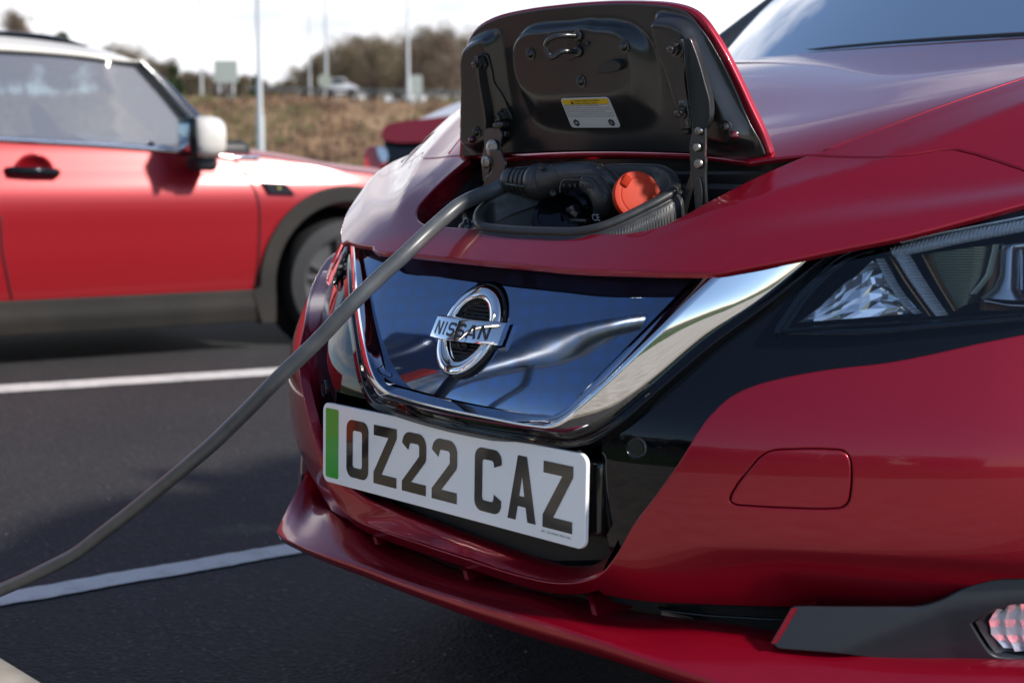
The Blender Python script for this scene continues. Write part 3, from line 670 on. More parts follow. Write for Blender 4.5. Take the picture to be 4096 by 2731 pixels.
def fit_text(mb,body,u0,u1,v0,v1,Q,nrm,off=.0006,bold=0,m=0):
    v,f=textm(body,1,bold); xs=[a[0] for a in v];ys=[a[1] for a in v]; qm=quadmap(Q); x0,x1,y0,y1=min(xs),max(xs),min(ys),max(ys)
    mb.add([qm(u0+(u1-u0)*(a-x0)/(x1-x0),v1-(v1-v0)*(b-y0)/(y1-y0))+nrm*off for a,b in v],f,m)
# caution label: flat quad laid on the sloping lower part
Lq=[onLh(p,-.0006) for p in z('L',(1068,948),(1530,934),(1655,1228),(1180,1230))]
nl=(Lq[1]-Lq[0]).cross(Lq[3]-Lq[0]).normalized(); nl=nl if nl.y<0 else -nl
Lq=[q+nl*.0012 for q in Lq]; qm=quadmap(Lq)
def quadpoly(mb,uv,off,m=0): mb.add([qm(u,v)+nl*off for u,v in uv],[tuple(range(len(uv)))],m)
def rrect(u0,u1,v0,v1,ru,rv,n=5):
    o=[]
    for cu,cv,a0 in ((u1-ru,v0+rv,-90),(u1-ru,v1-rv,0),(u0+ru,v1-rv,90),(u0+ru,v0+rv,180)):
        for k in range(n+1):
            a=R(a0+90*k/n); o.append((cu+ru*math.cos(a),cv+rv*math.sin(a)))
    return o
lm=MB(); poly=[qm(u,v) for u,v in rrect(0,1,0,1,.06,.10)]
lm.prism(poly,nl*-.0008,0)
quadpoly(lm,rrect(.02,.975,.035,.215,.04,.06),.0002,1)
quadpoly(lm,[(.19,.20),(.255,.20),(.222,.06)],.0004,2)
fit_text(lm,'CAUTION / VORSICHT / ATTENTION',.265,.80,.062,.122,Lq,nl,.0004,.012,2)
fit_text(lm,'CAUTELA / ATENÇÃO / DIKKAT',.265,.745,.138,.205,Lq,nl,.0004,.012,2)
lines=['Use the specified charging cable. Close the cap after charging.','Verwenden sie nur das vorgesehene ladekabel. Schliessen sie den deckel nach dem laden.','Utilisez le câble d’alimentation spécifique. Refermez le couvercle après le chargement.','Use el cable de carga especificado. Cierre la tapa después de cargar.','Por favor use o cabo de alimentação especificado. Feche a tampa depois de carregar.','Lütfen belirtilen şarj kablosunu kullanın. Lütfen şarj ettikten sonra kapağı kapatın.']
for i,t_ in enumerate(lines):
    v0=.24+.062*i; fit_text(lm,t_,.05,[.74,.94,.95,.83,.95,.93][i],v0,v0+.046,Lq,nl,.0004,.006,2)
fr=rrect(.03,.965,.222,.635,.03,.05); fi=rrect(.035,.96,.230,.627,.028,.046)
k=len(fr); lm.add([qm(u,v)+nl*.0003 for u,v in fr+fi],[(i,(i+1)%k,(i+1)%k+k,i+k) for i in range(k)],2)
for c,tx in ((.145,'M'),(.86,'C')):
    quadpoly(lm,[(c+.065*math.cos(R(a+28)),.825+.125*math.sin(R(a+28))) for a in range(0,360,60)],.0004,2)
    fit_text(lm,tx,c-.02,c+.02,.78,.87,Lq,nl,.0007,.01,0)
lm.build('caution_label',[PAPER,YEL,LINK],flap,smooth=False,fixn=False)
# ------------------------------------------------------------------ lip spoiler
lipY=lambda X,Zz:.86*cS(X)-.052
k_rear=z('K',(197,634),(208,700),(232,785),(290,822),(350,865),(480,960),(640,1030),(890,1115),(1200,1200),(1460,1272))+z('J',(450,982),(700,1012),(900,1044),(1110,1080),(1400,1128),(1700,1164),(2000,1184),(2352,1204))
k_crest=z('K',(64,902),(92,928),(150,955),(220,985),(300,1012),(450,1062),(600,1120),(900,1215),(1200,1300),(1479,1385))+z('J',(500,1160),(700,1225),(870,1279),(1060,1335),(1350,1400),(1650,1455),(1950,1500),(2352,1540))
k_bot=z('K',(60,906),(85,945),(150,982),(215,1012),(300,1048),(450,1105),(600,1163),(900,1275),(1200,1372),(1479,1452))+z('J',(500,1232),(700,1300),(870,1352),(1060,1410),(1350,1480),(1650,1540),(1950,1590),(2352,1640))
fr_=lambda X,Zz:lipY(X,Zz)+.062
Rr=[onF(p,0,fr_) for p in cat(k_rear,5)];Cc=[onF(p,0,lipY) for p in cat(k_crest,5)];Bb=[onF(p,.006,lipY) for p in cat(k_bot,5)]
def lipclamp(P,x):  return P
rows=[]
for a,b,c in zip(Rr,Cc,Bb):
    rows.append([a+Vector((0,.05,-.002)),a,a.lerp(b,.3)+Vector((0,0,.002)),a.lerp(b,.65)+Vector((0,0,.003)),a.lerp(b,.93)+Vector((0,0,.0015)),b,b.lerp(c,.12)+Vector((0,-.002,0)),b.lerp(c,.5)+Vector((0,-.001,0)),c,c+Vector((0,.08,.006))])
e=rows[-1]; rows.append([p+Vector((.12,.10,.02)) for p in e]); rows.append([p+Vector((.16,.22,.03)) for p in e])
MB().loft(rows).build('lip_spoiler',RED,car,fixn=False)
# dark intake behind
mb=MB(); xs=[i*.05 for i in range(-16,17)]
mb.loft([[Vector((x,F(x,HZ-.47)+.05,HZ-.44)),Vector((x,F(x,HZ-.5)+.075,HZ-.49)),Vector((x,F(x,HZ-.5)+.09,HZ-.56)),Vector((x,F(x,HZ-.5)+.05,HZ-.575)),Vector((x,F(x,HZ-.5)+.30,HZ-.60))] for x in xs]).build('intake',DARK,car,fixn=False)
gr=MB()
for kz in (-.478,-.50,-.522):
    gr.loft([[Vector((x,F(x,HZ-.5)+.045,HZ+kz+.002)),Vector((x,F(x,HZ-.5)+.042,HZ+kz)),Vector((x,F(x,HZ-.5)+.07,HZ+kz-.003))] for x in xs[7:-7]])
gr.build('intake_slat',SAT,car,fixn=False)
for (a,b_) in ((z('K',(478,893),(500,960),),.0),(z('K',(877,1036),(895,1115)),0),(z('K',(1432,1178),(1458,1277)),0)):
    t0=onF(a[0],.012);b0=onF(a[1],-.0,fr_); 
    MB().add([t0+Vector((-.004,0,0)),t0+Vector((.004,0,0)),b0+Vector((.004,0,0)),b0+Vector((-.004,0,0)),t0+Vector((-.004,.05,0)),t0+Vector((.004,.05,0)),b0+Vector((.004,.06,0)),b0+Vector((-.004,.06,0))],[(0,1,2,3),(1,5,6,2),(4,0,3,7),(5,4,7,6)]).build('intake_fin',RED,car,smooth=False)
MB().box(onF(z('J',(640,965))[0],.05),(.05,.01,.02),bev=.002).build('intake_bracket',SAT,car)
FOGR=mat('frosted_reflector',(.80,.82,.85),.30,.35)
FACET=mat('bright_reflector',(.97,.97,.98),.12,.85)
# ------------------------------------------------------------------ fog lamp bezels
bz=z('J',(1112,1080),(1160,1000),(1208,908,'c'),(1500,911),(1700,911),(1840,909),(1950,875),(2050,820),(2200,773),(2352,765))
bzl=z('J',(2352,1200),(2000,1181),(1700,1160),(1400,1122),(1200,1106),(1135,1100))
fold=fpts(z('J',(1440,1150),(1750,1010),(2060,870),(2352,838)),.012,n=1)
def foldz(x):
    if x<=fold[0].x: return fold[0].y-(fold[0].x-x)*1.2
    for a,b in zip(fold,fold[1:]):
        if x<=b.x: return a.y+(b.y-a.y)*(x-a.x)/(b.x-a.x)
    return fold[-1].y+.05*(x-fold[-1].x)
def FZ(X,Zz):
    X=abs(X); return cS(X)-.012+.22*(Zz-HZ+.50)+.55*kink(foldz(X)-Zz,.006)
bl_=[XZ(onF(p,0,FZ)) for p in cat(bz,4)]+[Vector((.78,HZ-.415)),Vector((.86,HZ-.43)),Vector((.86,HZ-.56)),Vector((.76,HZ-.565))]+[XZ(onF(p,0,FZ)) for p in cat(bzl,4)]
fogc=onF(z('J',(2420,1010))[0],0,FZ); fcx,fcz=fogc.x,fogc.z
fog=[]
for p in cat(z('J',(2080,985),(2150,935),(2240,895),(2352,880),(2460,885),(2540,950),(2560,1060),(2500,1150),(2400,1172),(2280,1165),(2190,1145),(2130,1070),(2080,985)),4)[:-1]: fog.append(XZ(onF(p,0,FZ)))
for s in(1,-1):
    L1=bl_ if s>0 else mir(bl_); H1=fog if s>0 else mir(fog)
    panel('fog_lamp_bezel',L1,liftF(0,FZ),FOGB,car,h=.010,r=.002,depth=.014,holes=[H1])
    # dish and lamp
    c=Vector((s*fcx,FZ(fcx,fcz)+.02,fcz)); H3=[Vector((p.x,FZ(p.x,p.y)+.012,p.y)) for p in H1]
    rows=[[p,c.lerp(p,.94)+Vector((0,.008,0)),c.lerp(p,.88)+Vector((0,.012,0)),c.lerp(p,.85)+Vector((0,.009,0))] for p in H3]; rows.append(rows[0])
    MB().loft(rows).build('fog_lamp_dish',FOGB,car,fixn=False)
    rim=[r[3] for r in rows[:-1]]; fc=MB(); rnd=random.Random(5)
    cc=sum(rim,Vector())/len(rim)
    nr=len(rim)
    wx=max(abs(p.x-cc.x) for p in rim); wz=max(abs(p.z-cc.z) for p in rim); NX,NZ=10,6
    gridp=[]
    for j in range(NZ+1):
        for i in range(NX+1):
            u=i/NX*2-1;v=j/NZ*2-1; kx=math.sqrt(max(.05,1-.5*v*v)); 
            gridp.append(Vector((cc.x+u*wx*kx*.97,FZ(cc.x+u*wx*kx,cc.z+v*wz*.8)+.016+(.007 if i%2 else 0)+.003*(j%2),cc.z+v*wz*math.sqrt(max(.05,1-.35*u*u))*.97)))
    fc.add(gridp,[q for j in range(NZ) for i in range(NX) for q in ((j*(NX+1)+i,j*(NX+1)+i+1,(j+1)*(NX+1)+i+1),(j*(NX+1)+i,(j+1)*(NX+1)+i+1,(j+1)*(NX+1)+i))])
    fc.build('fog_lamp_reflector',FOGR,car,smooth=False,fixn=False)
    MB().add([p+Vector((0,-.001,0)) for p in rim]+[cc+Vector((0,-.008,0))],[(i,(i+1)%nr,nr) for i in range(nr)]).build('fog_lamp_lens',LENS,car,fixn=False)
# red edge fin beside the bezel
e0=[onF(p,-.001,FZ) for p in z('J',(1212,905),(1160,995),(1108,1080))]
MB().loft([[p+Vector((-.004,.0,0)),p+Vector((-.001,-.003,0)),p+Vector((.003,.002,0)),p+Vector((-.002,.05,0))] for p in e0]).build('bezel_edge_fin',RED,car,fixn=False)
# ------------------------------------------------------------------ sensors
for p in z('B',(1512,931)):
    P=onF(p,.0015,FB)
    for s in (1,-1):
        Q=Vector((s*P.x,P.y,P.z)); nn=Vector((s*.33,-.93,.06)).normalized()
        MB().lathe(Q,nn,[(-.004,.0125),(.0015,.0125),(.0022,.0115),(.0008,.0105),(.0006,.0095),(.0018,.0088),(.0018,0)],32).build('parking_sensor',mat('sensor_plastic',(.012,.013,.015),.22,0,.5),car,angle=35)
# ------------------------------------------------------------------ number plate
plate=empty('number_plate',(0,0,HZ-.4),'x','x'); del plate['label'];del plate['category']; plate.parent=car; plate.location=(0,-2,0)
TL=R(1.25); PZ=HZ-.442
def pl3(u,v,off=0): # metres from plate centre-bottom
    return Vector((u,v*math.sin(TL)-off*math.cos(TL),PZ+v*math.cos(TL)+off*math.sin(TL)))
def rr(w,h,r,n=8,x0=None,y0=None):
    x0=-w/2 if x0 is None else x0; y0=0 if y0 is None else y0; o=[]
    for cx,cy,a0 in ((x0+w-r,y0+r,-90),(x0+w-r,y0+h-r,0),(x0+r,y0+h-r,90),(x0+r,y0+r,180)):
        for k in range(n+1):
            a=R(a0+90*k/n); o.append(Vector((cx+r*math.cos(a),cy+r*math.sin(a))))
    return o
panel('plate',rr(.5175,.1085,.011),lambda a,b:pl3(a,b+.0013,.0035),WHITE,plate,h=.03,r=.0013,depth=.004,hb=.003)
panel('green_band',rr(.030,.0965,.002,4,-.2525,.0075),lambda a,b:pl3(a,b,.0039),GREEN,plate,h=.03,edge=False,hb=.01)
def ar(cx,cy,r,a0,a1,n=7): return [(cx+r*math.cos(R(a0+(a1-a0)*k/n)),cy+r*math.sin(R(a0+(a1-a0)*k/n))) for k in range(n+1)]
def rrp(x0,x1,y0,y1,r): return ar(x1-r,y0+r,r,-90,0)+ar(x1-r,y1-r,r,0,90)+ar(x0+r,y1-r,r,90,180)+ar(x0+r,y0+r,r,180,270)
LET={'O':(rrp(0,50,0,79,13),[rrp(14.5,35.5,14,65,4)]),
'Z':([(0,79),(0,65),(32,65),(0,15),(0,0),(50,0),(50,14),(18,14),(50,66),(50,79)],[]),
'2':(ar(16,63,16,180,90)+ar(34,63,16,90,0)+[(50,52)]+ar(38,50,12,0,-38,4)+[(19.5,14),(50,14),(50,0),(0,0),(0,13),(33,47)]+ar(31.5,51,4,-20,0,2)+ar(31.5,61,4,0,90,4)+ar(19,61,4,90,180,4)+[(13,55)],[]),
'C':(ar(37,66,13,0,90)+ar(13,66,13,90,180)+ar(13,13,13,180,270)+ar(37,13,13,270,360)+[(50,18),(36,24)]+ar(31.5,18,4,0,-90,4)+ar(18.5,18,4,270,180,4)+ar(18.5,61,4,180,90,4)+ar(31.5,61,4,90,0,4)+[(36,57),(50,62)],[]),
'A':([(17,79),(33,79),(50,0),(35.5,0),(32,17.5),(18,17.5),(14.5,0),(0,0)],[[(20.5,30),(29.5,30),(25,54)]])}
lx=-.2035
for ch in 'OZ22 CAZ':
    if ch==' ': lx+=.022; continue
    o_,hs=LET[ch]; x0=lx
    lf3=lambda a,b:pl3(x0+a*.001,.0155+b*.001,.0040)
    panel('character',[Vector(p) for p in o_],lf3,INK,plate,holes=[[Vector(p) for p in q] for q in hs],h=6,hb=3.5,edge=False,label='black letter '+ch if ch.isalpha() else 'black digit '+ch)
    lx+=.0618
mb=MB(); Qp=[pl3(.188,.0115,.004),pl3(.2375,.0115,.004),pl3(.2375,.0090,.004),pl3(.188,.0090,.004)]
fit_text(mb,'PPC  O22 9WOB  BSAU 145e',0,1,0,1,Qp,Vector((0,-1,0)),.0003); mb.build('small_print',LINK,plate,smooth=False,fixn=False)
# plinth behind the plate
for a in (((.12,0,HZ-.385),(.26,.024,.096)),((-.12,0,HZ-.385),(.26,.02,.08))):
    pass
MB().box((.0,.010,HZ-.388),(.505,.012,.088),bev=.004).box((.128,.032,HZ-.385),(.275,.034,.088),bev=.007).box((.10,.03,HZ-.342),(.26,.03,.030),bev=.008).box((-.1,.03,HZ-.39),(.3,.03,.08),bev=.006).build('plate_holder',mat('plate_holder_plastic',(.008,.008,.009),.16,0,.4,.05),plate,smooth=True,angle=40)
# ------------------------------------------------------------------ badge
badge=empty('badge',(0,0,HZ-.2),'x','x'); del badge['label'];del badge['category']; badge.parent=car; badge.location=(0,-2,0)
BD=lambda X,Zz:F(0,Zz)+.040+ .9*X*X
gB=lambda off:(lambda P:P.y-BD(P.x,P.z)-off)
def onB(p,off=0): return onfn(p,gB(off),1.3,3)
def epl(pxs,off): return [onB(p,off) for p in pxs]
rt=onB(z('E',(1352,376))[0],-.012);rbm=onB(z('E',(1180,1092))[0],-.012);rl_=onB(z('E',(990,820))[0],-.012);rr_=onB(z('E',(1527,600))[0],-.012)
zc=(rt.z+rbm.z)/2; rz=(rt.z-rbm.z)/2; rx=(rr_.x-rl_.x)/2
print('badge',rt,rbm,rl_,rr_,rz)
def ringrow(sc,off,n=72):
    return [Vector((math.cos(2*math.pi*k/n)*(rx+sc),0,zc+math.sin(2*math.pi*k/n)*(rz+sc))) for k in range(n+1)]
def setB(P,off): return Vector((P.x,BD(P.x,P.z)+off,P.z))
prof=[(0,-.001),(0,-.009),(-.001,-.0115),(-.003,-.0128),(-.0085,-.0135),(-.0145,-.0128),(-.0160,-.0108),(-.0180,-.004),(-.0185,.002)]
rows=[[setB(P,o) for P in ringrow(s_,0)] for s_,o in prof]
MB().loft(rows).build('badge_ring',CHR,badge,fixn=True)
rows=[[setB(P,o) for P in ringrow(s_,0)] for s_,o in ((.0045,.002),(.0045,-.004),(.0035,-.0062),(.001,-.0062),(-.018,-.0018),(-.045,.001))]
MB().loft(rows).build('badge_backing',BLK,badge,fixn=False)
m=MB()
for i in range(-9,10):
    zz=zc+i*.0048; w=math.sqrt(max(0,(.045)**2-(zz-zc)**2))
    if w>.01: m.loft([[setB(Vector((x,0,zz+.0018)),-.001),setB(Vector((x,0,zz)),-.0035),setB(Vector((x,0,zz-.0018)),-.001)] for x in [-w,-w/2,0,w/2,w]])
m.build('badge_rib',DARK,badge,fixn=False)
MB().lathe(setB(Vector((-.002,0,zc-.017)),-.002),(0,-1,-.2),[(0,.010),(.007,.0095),(.008,.008),(.006,.0065),(.0045,.006),(.0062,.004),(.0068,0)],24).build('front_camera',BLK,badge,angle=40)
# name bar
bq=[onB(p,-.020) for p in z('E',(1004,604),(1556,664),(1524,840),(962,768))]
print('bar',bq)
bw_=.0665; bt=zc+.0140; bb=zc-.0140
def barP(x,zz,off): 
    return Vector((x,BD(0,zz)+2.2*x*x-.0195+off,zz))
rows=[]
for x in [bw_*k/14 for k in range(-14,15)]:
    rows.append([barP(x,bt,.007),barP(x,bt,.001),barP(x,bt-.0010,-.0006),barP(x,bt-.003,-.001),barP(x,zc,-.0012),barP(x,bb+.003,-.001),barP(x,bb+.0010,-.0006),barP(x,bb,.001),barP(x,bb,.007)])
mb=MB(); mb.loft(rows)
for r in (rows[0],rows[-1]): mb.add(r,[tuple(range(len(r)))])
bar=mb.build('name_bar',CHR,badge,fixn=True); bar.data.set_sharp_from_angle(angle=R(50))
# letters on the bar: own wide shapes, strokes as polygons
def strk(mb,pts,w,x0,z0,sx,sz,off=-.0016,shear=0):
    pts=[Vector(p) for p in pts]; L=[];Rr_=[]
    for i,p in enumerate(pts):
        a=pts[max(i-1,0)];b=pts[min(i+1,len(pts)-1)]
        if i in(0,len(pts)-1): n_=(b-a).normalized(); n_=Vector((-n_.y,n_.x)); k=1
        else:
            n1=(p-a).normalized();n2=(b-p).normalized(); n_=(Vector((-n1.y,n1.x))+Vector((-n2.y,n2.x))).normalized(); k=min(2,1/max(.4,n_.dot(Vector((-n1.y,n1.x)))))
        L.append(p+n_*w/2*k);Rr_.append(p-n_*w/2*k)
    P=[barP(x0+q.x*sx,z0+q.y*sz,off) for q in L+Rr_]; m_=len(L)
    mb.add(P,[(i,i+1,m_+i+1,m_+i) for i in range(m_-1)])
mb=MB()
S_pts=[(1,.80),(.85,.93),(.2,.93),(.07,.82),(.07,.62),(.2,.52),(.8,.48),(.93,.38),(.93,.18),(.8,.07),(.15,.07),(0,.20)]
Npts=[[(.08,0),(.08,1)],[(.08,1),(.92,0)],[(.92,0),(.92,1)]]
cw=.0150; xx=-.0575
for ch,w_ in (('N',1.0),('I',.34),('S',.95),('S',.95),('A',1.1),('N',1.0)):
    sx=cw*w_; z0=zc-.0080; sz=.016
    if ch=='N':
        for q in Npts: strk(mb,q,.22,xx,z0,sx,sz)
    if ch=='I': strk(mb,[(.5,0),(.5,1)],.5,xx,z0,sx,sz)
    if ch=='S': strk(mb,S_pts,.19,xx,z0,sx,sz)
    if ch=='A': strk(mb,[(.04,0),(.46,1)],.21,xx,z0,sx,sz);strk(mb,[(.54,1),(.96,0)],.21,xx,z0,sx,sz);strk(mb,[(.2,.27),(.8,.27)],.16,xx,z0,sx,sz)
    xx+=sx+.0052
mb.build('badge_lettering',mat('badge_letter_black',(.01,.011,.013),.3,0,.3),badge,fixn=False,smooth=False)
# ------------------------------------------------------------------ headlights
def hp(*p,off=.06): return [XZ(onF(q,off)) for q in z('I',*p)]
RIB=mat('ribbed_light_guide',(.86,.88,.92),.12,.12,1.0,.05)
t,b=nodes(RIB); tcn=t.nodes.new('ShaderNodeTexCoord'); wv=t.nodes.new('ShaderNodeTexWave'); wv.inputs['Scale'].default_value=95; wv.bands_direction='X'; bp=t.nodes.new('ShaderNodeBump'); bp.inputs['Strength'].default_value=.9; bp.inputs['Distance'].default_value=.003
t.links.new(tcn.outputs['Object'],wv.inputs['Vector']); t.links.new(wv.outputs['Fac'],bp.inputs['Height']); t.links.new(bp.outputs[0],b.inputs['Normal'])
RIBZ=RIB.copy(); RIBZ.name='ribbed_guide_vertical'
for n_ in RIBZ.node_tree.nodes:
    if n_.type=='TEX_WAVE': n_.bands_direction='Z'
OLV=mat('olive_smoked_block',(.14,.14,.06),.12,.7,1.0,.03)
t,b=nodes(OLV); tcn=t.nodes.new('ShaderNodeTexCoord'); wv=t.nodes.new('ShaderNodeTexWave'); wv.inputs['Scale'].default_value=110; wv.bands_direction='Z'; bp=t.nodes.new('ShaderNodeBump'); bp.inputs['Strength'].default_value=.4; bp.inputs['Distance'].default_value=.002
t.links.new(tcn.outputs['Object'],wv.inputs['Vector']); t.links.new(wv.outputs['Fac'],bp.inputs['Height']); t.links.new(bp.outputs[0],b.inputs['Normal'])
HINT=mat('headlight_housing',(.010,.011,.013),.25,0,.5)
for s in (1,-1):
    hlm=empty('headlight',(0,0,0),'x','x'); del hlm['label'];del hlm['category']; hlm.parent=car; hlm.location=(0,-2,0)
    ms=(lambda L:L) if s>0 else mir
    panel('lens',ms(HLL),liftF(.0175),LENS,hlm,h=.02,r=.0015,depth=.003)
    panel('housing',ms(grow(HLL,.01)),liftF(.105),HINT,hlm,h=.02,edge=False)
    fl=[Vector((s*p.x,0,p.y)) for p in HLL]
    # inner side floor/roof of housing
    rows=[[Vector((p.x,F(p.x,p.z)+.03,p.z)),Vector((p.x,F(p.x,p.z)+.11,p.z))] for p in fl]; rows.append(rows[0])
    MB().loft(rows).build('housing_wall',HINT,hlm,fixn=False)
    # faceted mirror cluster
    tri=hp((585,1155),(900,850),(1060,715),(1190,640),(1330,860),(1470,1085),(1330,1100),(900,1120),off=.05)
    rnd=random.Random(11); pts=[];NX,NZ=8,7
    for j in range(NZ+1):
        for i in range(NX+1):
            u,v=i/NX,j/NZ
            A_=tri[0].lerp(tri[5],u);B_=tri[0].lerp(tri[3],.0)
            top_=Vector((0,0))
            low=tri[0].lerp(tri[5],u); up=tri[0].lerp(tri[2],u/.55) if u<.55 else (tri[2].lerp(tri[3],(u-.55)/.15) if u<.7 else tri[3].lerp(tri[5],(u-.7)/.3))
            q=low.lerp(up,v); 
            st=.007 if (i+j)%2 else -.003
            pts.append(Vector((s*q.x,F(q.x,q.y)+.044+.010*v+st+.005*(j%2),q.y)))
    fc=[(j*(NX+1)+i,j*(NX+1)+i+1,(j+1)*(NX+1)+i+1,(j+1)*(NX+1)+i) for j in range(NZ) for i in range(NX)]
    fc=[t_ for q in fc for t_ in ((q[0],q[1],q[2]),(q[0],q[2],q[3]))]
    MB().add(pts,fc).build('faceted_reflector',FACET,hlm,smooth=False,fixn=False)
    def hstrip(name,pa,pb,offa,offb,mt,bulge=.003,thick=.01):
        A_=resamp_n([Vector((q.x,0,q.y)) for q in hp(*pa,off=offa)],24);B_=resamp_n([Vector((q.x,0,q.y)) for q in hp(*pb,off=offb)],24); rows=[]
        for a,b2 in zip(A_,B_):
            a=Vector((s*a.x,F(a.x,a.z)+offa,a.z));b2=Vector((s*b2.x,F(b2.x,b2.z)+offb,b2.z)); m_=a.lerp(b2,.5)-Vector((0,bulge,0))
            rows.append([a+Vector((0,thick,0)),a,a.lerp(m_,.5)-Vector((0,bulge*.3,0)),m_,b2.lerp(m_,.5)-Vector((0,bulge*.3,0)),b2,b2+Vector((0,thick,0))])
        MB().loft(rows).build(name,mt,hlm,fixn=False)
    # daytime light guides
    hstrip('light_guide',[(1300,572),(1500,520),(1800,450),(2344,350),(2700,290)],[(1330,640),(1500,610),(1800,545),(2344,440),(2700,385)],.032,.036,RIB)
    hstrip('light_guide_rim',[(1380,520),(1700,440),(2000,385),(2344,315),(2700,260)],[(1380,540),(1700,465),(2000,405),(2344,340),(2700,280)],.028,.030,CHR,.002)
    hstrip('light_guide',[(1300,590),(1420,790),(1560,990),(1650,1105)],[(1400,610),(1510,800),(1640,1000),(1712,1100)],.034,.036,RIBZ)
    hstrip('light_guide',[(1180,660),(1280,860),(1400,1030),(1480,1090)],[(1205,650),(1310,850),(1430,1025),(1510,1085)],.040,.040,RIBZ,.002)
    hstrip('amber_edge_strip',[(1260,600),(1400,830),(1600,1105)],[(1285,595),(1425,825),(1625,1105)],.040,.040,BRZ,.001)
    hstrip('smoked_block',[(1530,625),(1650,850),(1810,1065)],[(2110,545),(2040,800),(1910,1010)],.050,.046,OLV,.004,.03)
    hstrip('smoked_block_edge',[(2100,545),(2085,620),(2040,780),(1990,850),(1920,930)],[(2114,545),(2098,625),(2055,790),(2000,862),(1935,935)],.040,.040,mat('pale_edge',(.5,.52,.38),.2,0,1),.001)
    hstrip('block_ridge',[(1540,625),(1660,850),(1795,1070)],[(1560,622),(1690,850),(1818,1062)],.042,.042,BRZ,.002)
    hstrip('bronze_trim',[(2095,585),(2060,800),(2000,1000),(1995,1060)],[(2170,585),(2140,800),(2200,1000),(2210,1060)],.052,.052,mat('bronze_trim',(.20,.085,.02),.4,.3,.3),.001,.03)
    hstrip('projector_frame',[(2000,960),(2100,880),(2150,780),(2165,560),(2230,540)],[(2344,985),(2300,960),(2250,885),(2262,580),(2270,560)],.040,.030,SILV,.004,.02)
    hstrip('projector_sill',[(2010,960),(2200,1000),(2500,1010)],[(2060,1000),(2240,1030),(2500,1040)],.036,.034,SILV,.003,.02)
    hstrip('projector_cap',[(2180,552),(2300,535),(2600,500)],[(2200,600),(2300,585),(2600,550)],.036,.040,SILV,.003,.02)
    for k in range(5):
        x0=2275+k*45; hstrip('projector_bar',[(x0,570+(-8*k)),(x0,900)],[(x0+18,570-8*k),(x0+18,900)],.045,.045,CHR,.003,.01)
    hstrip('projector_lens',[(2255,560),(2250,760),(2258,930)],[(2560,520),(2560,700),(2560,930)],.056,.056,BLK,.006,.02)
    hstrip('lamp_floor',[(430,1225),(900,1185),(1500,1150),(2344,1090)],[(480,1180),(620,1145),(1500,1110),(2344,1050)],.025,.07,BLK,.001,.002)
# black strip between chrome and headlight / eyelid under the nose edge: the fascia above already shows it
# ------------------------------------------------------------------ charging connector and cable
def oy(p,d): return onY(p,.2+(d-2.08)*1.0)
plug=empty('charging_connector',oy(z('C',(1150,260))[0],2.08),'black charging gun with orange cap plugged into the open well','charging plug')
def dz_(k,*p):  # (x,y,dist)
    return [oy(q,p[i][2]) for i,q in enumerate(z(k,*[(a[0],a[1]) for a in p]))]
HB=mat('handle_black',(.042,.041,.040),.34); bump(HB,1200,.2,.0003)
zm=2.0/FOC/1.68   # metres per zoom px
m=MB(); pth=cat(dz_('C',(955,292,2.085),(1010,285,2.085),(1080,262,2.085),(1200,248,2.085),(1310,252,2.085),(1385,300,2.09),(1425,365,2.10),(1440,440,2.12),(1420,500,2.15)),5)
rad=np.interp(np.linspace(0,1,len(pth)),[0,.1,.25,.5,.62,.75,.88,1],[v*zm for v in (116,112,90,78,84,92,88,84)])
m.tube([tuple(p) for p in pth],list(rad),28,flat=.92); m.build('grip_body',HB,plug)
m=MB(); cs=dz_('C',(1240,300,2.07),(1310,330,2.07),(1370,430,2.07),(1360,520,2.09)); cs=cat(cs,5)
m.tube(cs,list(np.interp(np.linspace(0,1,len(cs)),[0,.3,.7,1],[60*zm,78*zm,84*zm,62*zm])),24,flat=.8); m.build('grip_neck',HB,plug)
m=MB(); q=dz_('C',(930,300,2.085),(1000,285,2.085)); ax=(q[1]-q[0]).normalized()
m.lathe(q[0],ax,[(-.006,.019),(-.004,.0238),(0,.0252),(.006,.0252),(.008,.0242),(.010,.0242),(.013,.0235),(.016,.021)],40); m.build('collar',HB,plug,angle=40)
m=MB(); q=dz_('C',(735,285,2.08),(940,300,2.085)); ax=(q[1]-q[0]).normalized(); L=(q[1]-q[0]).length
prof=[(-.002,.0125),(-.003,.0150),(0,.0168),(.008,.0170)]
for i in range(6):
    x=.012+i*.0088; r=.0172+i*.0008; prof+=[(x,r),(x+.0006,r-.0028),(x+.0030,r-.0028),(x+.0036,r+.0003),(x+.0078,r+.0005)]
prof+=[(L,.0215)]
m.lathe(q[0],ax,prof,36); m.build('strain_relief',HB,plug,angle=30)
m=MB(); upv=Vector((0,-.3,1))
for i in range(6):
    x=.012+i*.0088; c=q[0]+ax*(x+.0018)
    for a in (0,180): pass
for aa in (100,160,215,280,340):
    u=ax.cross(Vector((0,0,1))).normalized(); w=u.cross(ax); d=u*math.cos(R(aa))+w*math.sin(R(aa))
    m.tube([q[0]+ax*.008+d*.0158,q[0]+ax*(L-.004)+d*.0200],.0026,8)
m.build('strain_relief_bar',HB,plug)
